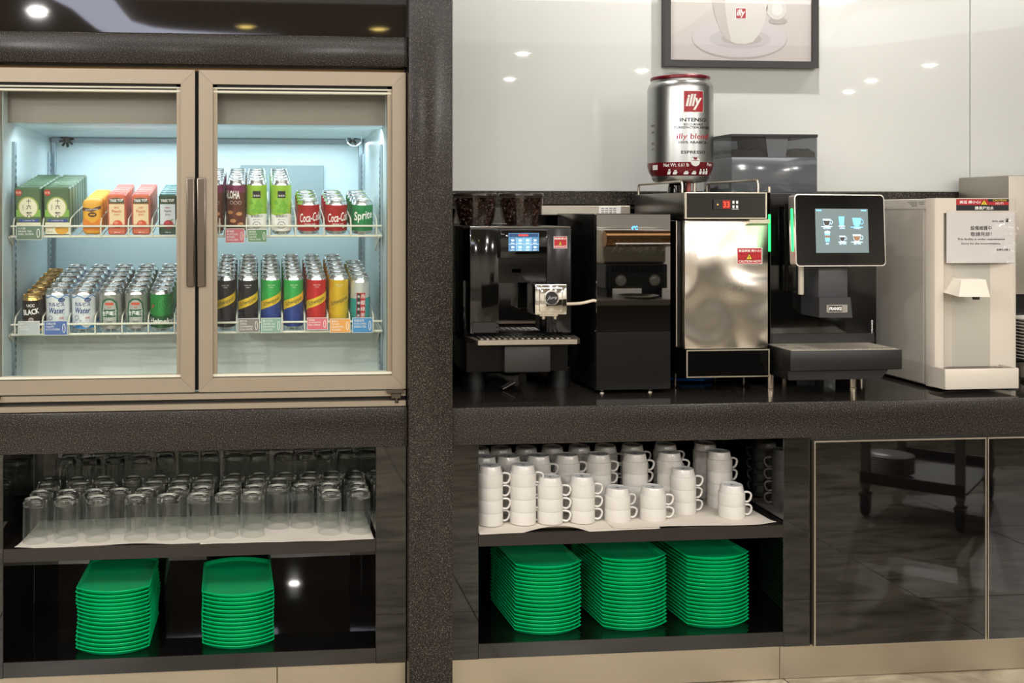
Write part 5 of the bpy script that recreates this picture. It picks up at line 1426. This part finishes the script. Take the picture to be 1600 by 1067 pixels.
fs.build('front_shell', t)
# spout: wedge that hangs from the niche
s0 = P(1493, 463, 0.10); s1 = P(1542, 463, 0.10); s2 = P(1542, 437, 0.10); s3 = P(1504, 437, 0.10)
sm = MB()
v = [(s0[0], 0.085, s0[1]), (s1[0], 0.085, s1[1] - 0.001), (s2[0], 0.105, s2[1]), (s3[0], 0.105, s3[1]), (s0[0], YW + 0.045, s0[1] + 0.012), (s1[0], YW + 0.045, s1[1] + 0.012), (s2[0], YW + 0.045, s2[1] + 0.006), (s3[0], YW + 0.045, s3[1] + 0.006)]
sm.add(v, [(0, 1, 2, 3), (7, 6, 5, 4), (0, 4, 5, 1), (1, 5, 6, 2), (2, 6, 7, 3), (3, 7, 4, 0)], mat('spout_cream', 'e4ddcf', 0.18, coat=0.2))
so = sm.build('spout', t)
x_, z_ = P(1525, 468, 0.115)
MB().lathe([(0, 0), (0.010, 0), (0.011, 0.012), (0, 0.012)], mat('nozzle_dark', '3a3630', 0.4), 16, (x_, 0.115, z_)).build('nozzle', so)
# drip tray
d0, d1 = PXx(1477, 0.085), PXx(1592, 0.085); zt2, zb2 = P(1530, 576, 0.085)[1], P(1530, 608, 0.085)[1]
dm = MB().box(d0, d1, 0.085, 0.090, zb2, zt2, CREAM, 0.002, 2)
dm.box(d0, d0 + 0.005, 0.090, YW + 0.01, zb2, zt2, CREAM); dm.box(d1 - 0.005, d1, 0.090, YW + 0.01, zb2, zt2, CREAM)
dm.box(d0 + 0.005, d1 - 0.005, 0.090, YW + 0.02, zb2, zt2 - 0.014, CREAM)
dm.box(d0 + 0.008, d1 - 0.008, 0.092, YW + 0.02, zt2 - 0.013, zt2 - 0.007, mat('tray_pan', '4b3d2c', 0.3, 0.6))
dm.build('drip_tray', t)
for px, Y in ((1470, 0.20), (1580, 0.20), (1450, 0.50), (1560, 0.50)):
    MB().lathe([(0, 0), (0.018, 0), (0.018, zB - Z0), (0, zB - Z0)], RUBBER, 14, (min(max(PXx(px, Y), xa + 0.03), xb - 0.03), Y, Z0)).build('foot', t)
# label strip at the top of the side face
lm = MB(); XL = xa + 0.0015
za_, zb_ = P(1420, 326.5, 0.3)[1], P(1420, 312, 0.3)[1]
lm.box(XL - 0.0008, XL, 0.20, 0.44, za_, zb_, mat('label_cream', 'cbc6ba', 0.4))
for i, (ya, w_) in enumerate(((0.215, 0.03), (0.25, 0.05))):
    for k in range(3 if i else 2): lm.box(XL - 0.0011, XL - 0.0008, ya, ya + w_ * (1 - 0.2 * k), zb_ - 0.009 - 0.006 * k, zb_ - 0.007 - 0.006 * k, GREY_INK)
lm.build('maker_label', t)
# hot strip label
Y = YW
x0_, z0_ = P(1494, 329, Y); x1_, z1_ = P(1576, 311, Y); w, h = x1_ - x0_, z1_ - z0_
lm = MB().box(x0_, x1_, Y - 0.0008, Y, z0_, z1_, INK); e = Y - 0.0008
lay(lm, rect2(0, h * 0.48, w, h), RED, e, x0_, z0_)
lay(lm, rect2(w * 0.60, h * 0.76, w, h), INK, e, x0_, z0_, 0.0006)
lay(lm, text_at('高溫 請小心!', w * 0.26, h * 0.74, h * 0.26, w=w * 0.40, bold=0.02), WHITE, e, x0_, z0_, 0.0008)
lay(lm, poly2([(w * 0.45, h * 0.47), (w * 0.60, h * 0.47), (w * 0.525, h * 0.98)]), INK, e, x0_, z0_, 0.0008)
lay(lm, poly2([(w * 0.465, h * 0.51), (w * 0.585, h * 0.51), (w * 0.525, h * 0.91)]), YELLOW, e, x0_, z0_, 0.0010)
lay(lm, text_at('!', w * 0.525, h * 0.66, h * 0.24, bold=0.03), INK, e, x0_, z0_, 0.0012)
lay(lm, text_at('CAUTION', w * 0.82, h * 0.88, h * 0.17, w=w * 0.26, bold=0.01), YELLOW, e, x0_, z0_, 0.0008)
lay(lm, text_at('HOT!', w * 0.82, h * 0.62, h * 0.19, w=w * 0.15, bold=0.01), WHITE, e, x0_, z0_, 0.0008)
lay(lm, text_at('請長按出水', w * 0.53, h * 0.22, h * 0.30, w=w * 0.36, bold=0.02), WHITE, e, x0_, z0_, 0.0008)
lm.build('hot_label', t, label='red and black caution label strip')
# notice in a plastic sleeve
Y = YW - 0.003
x0_, z0_ = P(1479, 411, Y); x1_, z1_ = P(1585.5, 331, Y); w, h = x1_ - x0_, z1_ - z0_
NP = mat('notice_paper', 'd5d1cf', 0.5)
nm = MB(); nx, nz = 16, 10; v = []; f = []
for side in (0, 1):
    for j in range(nz + 1):
        for i in range(nx + 1):
            v.append((x0_ + w * i / nx, Y + 0.0015 * side, z0_ + h * j / nz))
K = (nx + 1) * (nz + 1)
for j in range(nz):
    for i in range(nx):
        a = j * (nx + 1) + i
        f.append((a, a + 1, a + nx + 2, a + nx + 1)); f.append((K + a + nx + 1, K + a + nx + 2, K + a + 1, K + a))
nm.add(v, f, NP)
def ln(s, u, q, hh, wd, b_=0.02): lay(nm, text_at(s, w * u, h * q, hh * h, w=wd * w, bold=b_), INK, Y, x0_, z0_)
ln('EVA AIR', 0.755, 0.815, 0.035, 0.17, 0.03)
lay(nm, poly2([(w * 0.865, h * 0.80), (w * 0.905, h * 0.80), (w * 0.905, h * 0.87), (w * 0.89, h * 0.87)]), INK, Y, x0_, z0_)
lay(nm, ring2(w * 0.885, h * 0.835, w * 0.022, h * 0.04, w * 0.006, 12), INK, Y, x0_, z0_)
ln('設備維護中', 0.505, 0.685, 0.085, 0.31, 0.012); ln('敬請見諒！', 0.505, 0.565, 0.085, 0.31, 0.012)
ln('This facility is under maintenance', 0.505, 0.46, 0.052, 0.70); ln('Sorry for the inconvenience.', 0.505, 0.375, 0.052, 0.58)
ln('長榮航空敬上', 0.835, 0.257, 0.045, 0.21)
note = tag(nm.build('paper_notice', loc=((x0_ + x1_) / 2, Y, z0_)), 'white maintenance notice taped to the water dispenser', 'notice')
sl = MB(); v = []; f = []; r_ = random.Random(4); nx, nz = 26, 22
for j in range(nz + 1):
    for i in range(nx + 1):
        u, q = i / nx, j / nz
        cr = max(0.0, u - 0.62 + 0.10 * math.sin(q * 5)) * 0.022
        v.append((x0_ - 0.002 + (w + 0.010) * u, Y - 0.0014 - abs(r_.gauss(0, 1)) * cr * 0.7, z0_ - 0.002 + (h + 0.006) * q))
for j in range(nz):
    for i in range(nx):
        a = j * (nx + 1) + i; f.append((a, a + 1, a + nx + 2, a + nx + 1))
sl.add(v, f, thin_glass('plastic_sleeve', (0.98, 0.98, 0.98), 1.0, 0.08)); sl.build('plastic_sleeve', note)

# ------------------------------------------------------------------ grey unit and plates at the frame edge
YG = 0.36
t = thing('steel_warmer', 'grey steel warmer cut by the frame edge, behind the water dispenser', 'warmer', (2.85, 0.45, Z0))
x0_ = PXx(1576, YG); zg = P(1590, 274, YG)[1]; zl = P(1590, 460, YG)[1]; zk = P(1590, 497, YG)[1]
GREYB = steel('warmer_grey', lin('a8a297'), 0.4, (50, 50, 1))
MB().box(x0_, x0_ + 0.5, YG, 0.62, zl, zg, GREYB, 0.004, 2).build('body', t)
m1 = MB().box(x0_ + 0.004, x0_ + 0.5, YG + 0.03, 0.62, Z0 + 0.012, zl, SATIN_BLACK); m1.box(x0_ + 0.004, x0_ + 0.022, YG + 0.004, YG + 0.03, Z0 + 0.012, zl, GREYB, 0.001, 1)
m1.box(x0_ + 0.004, x0_ + 0.5, YG + 0.004, 0.62, Z0, Z0 + 0.05, GREYB, 0.001, 1)
m1.build('lower_frame', t)
m1 = MB(); xk = PXx(1563.5, YG + 0.1); m1.box(xk, x0_ + 0.01, YG + 0.10, YG + 0.17, P(1570, 312, YG + 0.1)[1], P(1570, 276, YG + 0.1)[1], mat('bracket_beige', 'b3a892', 0.35, 0.5), 0.002, 1); br = m1.build('bracket', t)
pc = [P(a, b_, YG + 0.08) for a, b_ in ((1577, 291), (1566, 294), (1563.5, 298), (1568, 302), (1576, 303))]
MB().tube(smooth([(a, YG + 0.085, b_) for a, b_ in pc]), 0.004, mat('white_cable', 'ded8ca', 0.4), 8).build('cable', t)
PLATE = mat('white_plate', 'e2ddd3', 0.15, coat=0.2)
pl0 = MB().lathe([(0, 0.004), (0.055, 0.004), (0.056, 0.0), (0.062, 0.0), (0.063, 0.004), (0.085, 0.011), (0.103, 0.017), (0.1045, 0.0185), (0.103, 0.0195), (0.084, 0.0145), (0.062, 0.008), (0, 0.0075)], PLATE, 40).build('dinner_plate')
px_c = PXx(1589.5, 0.25) + 0.104
zpl = P(1596, 566, 0.25)[1]
st = thing('plate_stand', 'dark low stand under the stack of white plates at the frame edge', 'stand', (px_c, 0.25, Z0))
MB().lathe([(0, 0), (0.075, 0), (0.075, 0.008), (0.060, 0.012), (0.060, zpl - Z0 - 0.004), (0, zpl - Z0 - 0.004)], mat('stand_grey', '3b3833', 0.4), 28, (px_c, 0.25, Z0)).build('base', st)
for k in range(13):
    o = pl0 if k == 0 else pl0.copy()
    if k: COL.objects.link(o)
    o.location = (px_c + rng.uniform(-0.001, 0.001), 0.25, zpl - 0.003 + 0.0104 * k)
    tag(o, f'white plate, {ORD[12 - k] + " from the top" if k < 12 else "topmost"} in the stack behind the water dispenser', 'plate', 'white plates stacked at the frame edge')

# ------------------------------------------------------------------ framed coffee picture
YR = 0.628
fx0_, fz0_ = P(1038.5, 103, YR); fx1_, _ = P(1279.5, 103, YR); fz1_ = fz0_ + (fx1_ - fx0_) * 1.25
t = thing('picture_frame', 'dark framed advertisement picture of a white coffee cup on the wall panel', 'picture', ((fx0_ + fx1_) / 2, 0.645, fz0_))
FRM = mat('frame_black', '1a1718', 0.3)
fw = (fx1_ - fx0_) * 0.040
def mitre(pts, nm_): MB().prism(pts, YR, 0.6595, FRM).build(nm_, t)
mitre([(fx0_, fz0_), (fx1_, fz0_), (fx1_ - fw, fz0_ + fw), (fx0_ + fw, fz0_ + fw)], 'frame_rail')
mitre([(fx0_, fz1_), (fx0_ + fw, fz1_ - fw), (fx1_ - fw, fz1_ - fw), (fx1_, fz1_)], 'frame_rail')
mitre([(fx0_, fz0_), (fx0_ + fw, fz0_ + fw), (fx0_ + fw, fz1_ - fw), (fx0_, fz1_)], 'frame_stile')
mitre([(fx1_, fz0_), (fx1_, fz1_), (fx1_ - fw, fz1_ - fw), (fx1_ - fw, fz0_ + fw)], 'frame_stile')
YP2 = YR + 0.012
pm = MB().box(fx0_ + fw - 0.002, fx1_ - fw + 0.002, YP2, YP2 + 0.004, fz0_ + fw - 0.002, fz1_ - fw + 0.002, mat('picture_ground', 'cfc3c2', 0.5))
kp = (fx1_ - fx0_) / 241.0; 
def pp(px, py): return (fx0_ + (px - 1038.5) * kp, fz0_ + (103 - py) * kp)
def si(shape, m, lvl):
    v, f = shape
    stick_flat(pm, ([pp(*p) for p in v], f), m, lambda u, w_: (u, YP2 - 0.0002 - 0.00015 * lvl, w_))
si(rect2(1046, 94, 1271, -40), mat('picture_ground2', 'd8cccb', 0.5), 0)
si(poly2([(1046, 60), (1080, 40), (1120, 10), (1150, -40), (1046, -40)]), mat('picture_fold', 'ded4d0', 0.5), 1)
si(ell2(1157, 60, 75, 31, 40), mat('saucer_shade', 'bdb0ae', 0.5), 2)
si(ell2(1157, 58.5, 74, 29.5, 40), mat('saucer_light', 'd9cfd2', 0.5), 3)
si(ell2(1158, 60, 48, 15, 32), mat('saucer_well', 'cdc3c8', 0.5), 4)
si(ell2(1160, 60, 32, 9, 24), mat('saucer_shade', 'bdb0ae', 0.5), 5)
cupo = [(1113, -22), (1114, 4), (1119, 28), (1127, 48), (1136, 60), (1150, 67), (1165, 68), (1178, 64), (1188, 52), (1196, 34), (1201, 12), (1202, -22)]
si(poly2(cupo), mat('cup_white', 'e2dad8', 0.5), 6)
si(poly2([(1113, -22), (1114, 4), (1119, 28), (1127, 48), (1136, 60), (1144, 64), (1138, 40), (1134, 10), (1134, -22)]), mat('cup_shade', 'cdc2bf', 0.5), 7)
si(ring2(1215, 15, 16, 15, 8, 28), mat('cup_white', 'e2dad8', 0.5), 6); si(ell2(1217, 32, 15, 5, 20), mat('saucer_shade', 'bdb0ae', 0.5), 5); si(ell2(1216, 15, 9, 9, 24), mat('handle_light', 'efeae8', 0.5), 7)
si(ell2(1158, -14, 44, 17, 36), mat('cup_rim', 'efe8e4', 0.5), 8); si(ell2(1159, -14.5, 38, 14.5, 36), mat('coffee_orange', 'c08a3c', 0.4), 9); si(ell2(1159, -17, 35, 12, 36), mat('coffee_crema', '8a5a24', 0.4), 10)
si(rect2(1150.4, 30, 1167.4, 13.4), WHITE, 11); si(rect2(1151.2, 29.2, 1166.6, 14.2), mat('logo_red', 'a50f22', 0.35), 12)
v, f = text_at('illy', 1158.9, -21.8, 12.5, w=13.5, shear=0.25, bold=0.03)
si(([(a, -b_) for a, b_ in v], f), WHITE, 13)
for n_ in ('picture_ground', 'picture_ground2', 'picture_fold', 'saucer_shade', 'saucer_light', 'saucer_well', 'cup_white', 'cup_shade', 'handle_light', 'cup_rim'):
    q_ = MATS[n_].node_tree.nodes['Principled BSDF'].inputs['Base Color']; q_.default_value = tuple(c * 0.82 for c in q_.default_value[:3]) + (1,)
pm.build('picture_print', t, label='printed picture of a white coffee cup on its saucer')
MB().box(fx0_ + fw - 0.001, fx1_ - fw + 0.001, YR + 0.005, YR + 0.008, fz0_ + fw - 0.001, fz1_ - fw + 0.001, PANE).build('glass_pane', t)

# ------------------------------------------------------------------ small things on the counter
x0_, z0_ = P(846, 336, 0.60); x1_, z1_ = P(985, 321.5, 0.60)
t = thing('cable_trunking', 'pale steel trunking strip low on the wall behind the black machines', 'trunking', ((x0_ + x1_) / 2, 0.63, z0_))
MB().box(x0_, x1_, 0.60, 0.664, z0_, z1_, mat('trunking_grey', 'b4ad9f', 0.3, 0.3), 0.002, 1).build('cover', t)
a, _ = P(936, 330, 0.598); b_, _ = P(970, 330, 0.598)
lm = MB().box(a, b_, 0.5985, 0.60, z0_ + 0.003, z1_ - 0.002, WHITE)
for i in range(3):
    for j in range(4): lm.box(a + 0.008 + 0.014 * j, a + 0.018 + 0.014 * j, 0.5982, 0.5985, z0_ + 0.007 + 0.007 * i, z0_ + 0.0095 + 0.007 * i, GREY_INK)
lm.build('paper_label', t)
BLUE = mat('blue_hose', '1467c4', 0.25)
o_ = []
zc = Z0 + 0.010
for px, py, Y in ((1050, 596, 0.40), (1062, 597, 0.38), (1076, 597, 0.37), (1088, 597.5, 0.37), (1100, 596.5, 0.38), (1110, 596, 0.40), (1112, 600, 0.42), (1104, 604, 0.40), (1096, 609, 0.36)):
    o_.append((PXx(px, Y), Y, max(zc, P(px, py, Y)[1])))
tag(MB().tube(smooth(o_), 0.0095, BLUE, 8, True, 0.55).build('water_hose', loc=o_[0]), 'blue hose looped on the granite under the steel dispenser', 'hose')
wn = MB().box(PXx(1287, 0.40), PXx(1306, 0.40), 0.40, 0.46, Z0, Z0 + 0.045, mat('reflection_pale', 'b7bcc0', 0.3), 0.004, 2)  # added pale block in place of a reflection on the granite
o = wn.build('reflection_block', loc=(PXx(1296, 0.43), 0.43, Z0)); tag(o, 'pale block standing in for a reflection on the granite under the espresso machine', 'reflection block')

# ------------------------------------------------------------------ what stands behind the viewer and shows in the dark glass
t = thing('serving_counter', 'dark serving counter behind the viewer, seen in reflections', 'counter', (3.0, -3.9, 0))
MB().box(1.2, 4.9, -4.3, -3.50, 0.0, 0.76, mat('counter_brown', '3a332c', 0.5), 0.004, 1).build('body', t)
MB().box(1.15, 4.95, -4.35, -3.45, 0.76, 0.80, mat('counter_top', '6b6258', 0.25), 0.004, 1).build('worktop', t)
cx = 2.50; cy = -3.62
t = thing('conveyor_toaster', 'steel conveyor toaster with two dials, seen mirrored in the milk cooler door', 'toaster', (cx, cy, 0.80))
# its worked face looks towards +Y
MB().box(cx - 0.21, cx + 0.21, cy - 0.40, cy + 0.02, 0.86, 1.02, MATT_BLACK, 0.004, 1).build('lower_body', t)
MB().box(cx - 0.22, cx + 0.22, cy - 0.40, cy - 0.02, 1.02, 1.26, STEEL, 0.02, 3).build('hood', t)
m1 = MB().lathe([(0, 0), (0.055, 0), (0.055, 0.44), (0, 0.44)], mat('copper_roll', 'b98a5c', 0.2, 1.0), 24)
m1.v = [(cx - 0.22 + z, cy + 0.02 + y, 1.19 + x) for x, y, z in m1.v]; m1.build('roller_cover', t)
m1 = MB()
for i in range(8): m1.tube([(cx - 0.17 + 0.048 * i, cy + 0.02, 1.10), (cx - 0.17 + 0.048 * i, cy + 0.16, 1.16)], 0.003, CHROME, 6)
m1.tube([(cx - 0.19, cy + 0.16, 1.16), (cx + 0.19, cy + 0.16, 1.16)], 0.004, CHROME, 6)
m1.build('feed_rack', t)
m1 = MB().box(cx - 0.19, cx + 0.19, cy + 0.02, cy + 0.03, 0.87, 0.96, mat('dial_panel', '1c1b1a', 0.3), 0.002, 1); pn = m1.build('dial_panel', t)
m1 = MB()
for i in range(14):
    for j in range(3): m1.box(cx - 0.17 + 0.025 * i, cx - 0.155 + 0.025 * i, cy + 0.02, cy + 0.026, 0.972 + 0.016 * j, 0.980 + 0.016 * j, SATIN_BLACK)
m1.build('vent_slats', t)
for dx in (-0.11, 0.12):
    m1 = MB().lathe([(0, 0.02), (0.020, 0.018), (0.024, 0.0), (0.036, 0.0), (0.036, -0.003), (0, -0.003)], mat('dial_silver', 'c6c2ba', 0.3, 0.8), 24)
    m1.v = [(cx + dx + x, cy + 0.032 + z, 0.915 + y) for x, y, z in m1.v]; m1.build('dial', pn)
for dx in (-0.17, 0.17):
    MB().box(cx + dx - 0.02, cx + dx + 0.02, cy - 0.3, cy - 0.02, 0.80, 0.862, RUBBER).build('foot', t)
np_ = MB().lathe([(0, 0.004), (0.09, 0.004), (0.13, 0.018), (0.132, 0.020), (0.09, 0.008), (0, 0.008)], PLATE, 32, (cx, cy + 0.05, 0.80)); o = np_.build('serving_plate', loc=(cx, cy + 0.05, 0.80))
tag(o, 'white plate lying in front of the conveyor toaster', 'plate')

# trolley, seen in the black cabinet door
t = thing('dish_trolley', 'dark steel dish trolley on castors behind the viewer, mirrored in the cabinet door', 'trolley', (2.91, -1.825, 0))
TX0, TX1, TY0, TY1 = 2.72, 3.10, -2.15, -1.50
LEGM = mat('trolley_leg', '8a8378', 0.35, 0.7)
for x, y in ((TX0, TY0), (TX0, TY1), (TX1, TY0), (TX1, TY1)):
    MB().box(x - 0.018, x + 0.018, y - 0.018, y + 0.018, 0.13, 0.90, LEGM, 0.003, 1).build('leg', t)
    c = MB().tube([(x, y, 0.13), (x, y, 0.10)], 0.016, STEEL_DARK, 10)
    c.box(x - 0.022, x + 0.022, y - 0.03, y + 0.03, 0.095, 0.105, STEEL_DARK)
    for s_ in (-1, 1): c.prism([(y - 0.03, 0.098), (y - 0.012, 0.045), (y + 0.012, 0.045), (y + 0.03, 0.098)], x + s_ * 0.017 - 0.002, x + s_ * 0.017 + 0.002, STEEL_DARK, 'x')
    co = c.build('caster', t)
    wl = MB().lathe([(0, -0.014), (0.042, -0.014), (0.048, -0.009), (0.048, 0.009), (0.042, 0.014), (0, 0.014)], RUBBER, 22)
    wl.v = [(x + zz, y + xx_, 0.049 + yy) for xx_, yy, zz in wl.v]; wl.build('wheel', co)
for z in (0.15, 0.52, 0.88):
    m1 = MB().box(TX0 - 0.02, TX1 + 0.02, TY0 - 0.02, TY1 + 0.02, z, z + 0.012, mat('trolley_shelf', '37322d', 0.4, 0.4))
    m1.box(TX0 - 0.02, TX1 + 0.02, TY1 + 0.012, TY1 + 0.02, z, z + 0.05, mat('trolley_shelf', '37322d', 0.4, 0.4)); m1.box(TX0 - 0.02, TX1 + 0.02, TY0 - 0.02, TY0 - 0.012, z, z + 0.05, mat('trolley_shelf', '37322d', 0.4, 0.4))
    m1.build('shelf', t)
t.rotation_euler = (0, 0, math.radians(45)); t.location = (3.094, -1.725, 0)
for k in range(8):
    o = pl0.copy(); COL.objects.link(o); o.location = (2.90, -1.72, 0.162 + 0.0104 * k)
    tag(o, f'white plate, {ORD[7 - k] + " from the top" if k < 7 else "topmost"} in the pile on the dish trolley', 'plate', 'plates on the dish trolley')
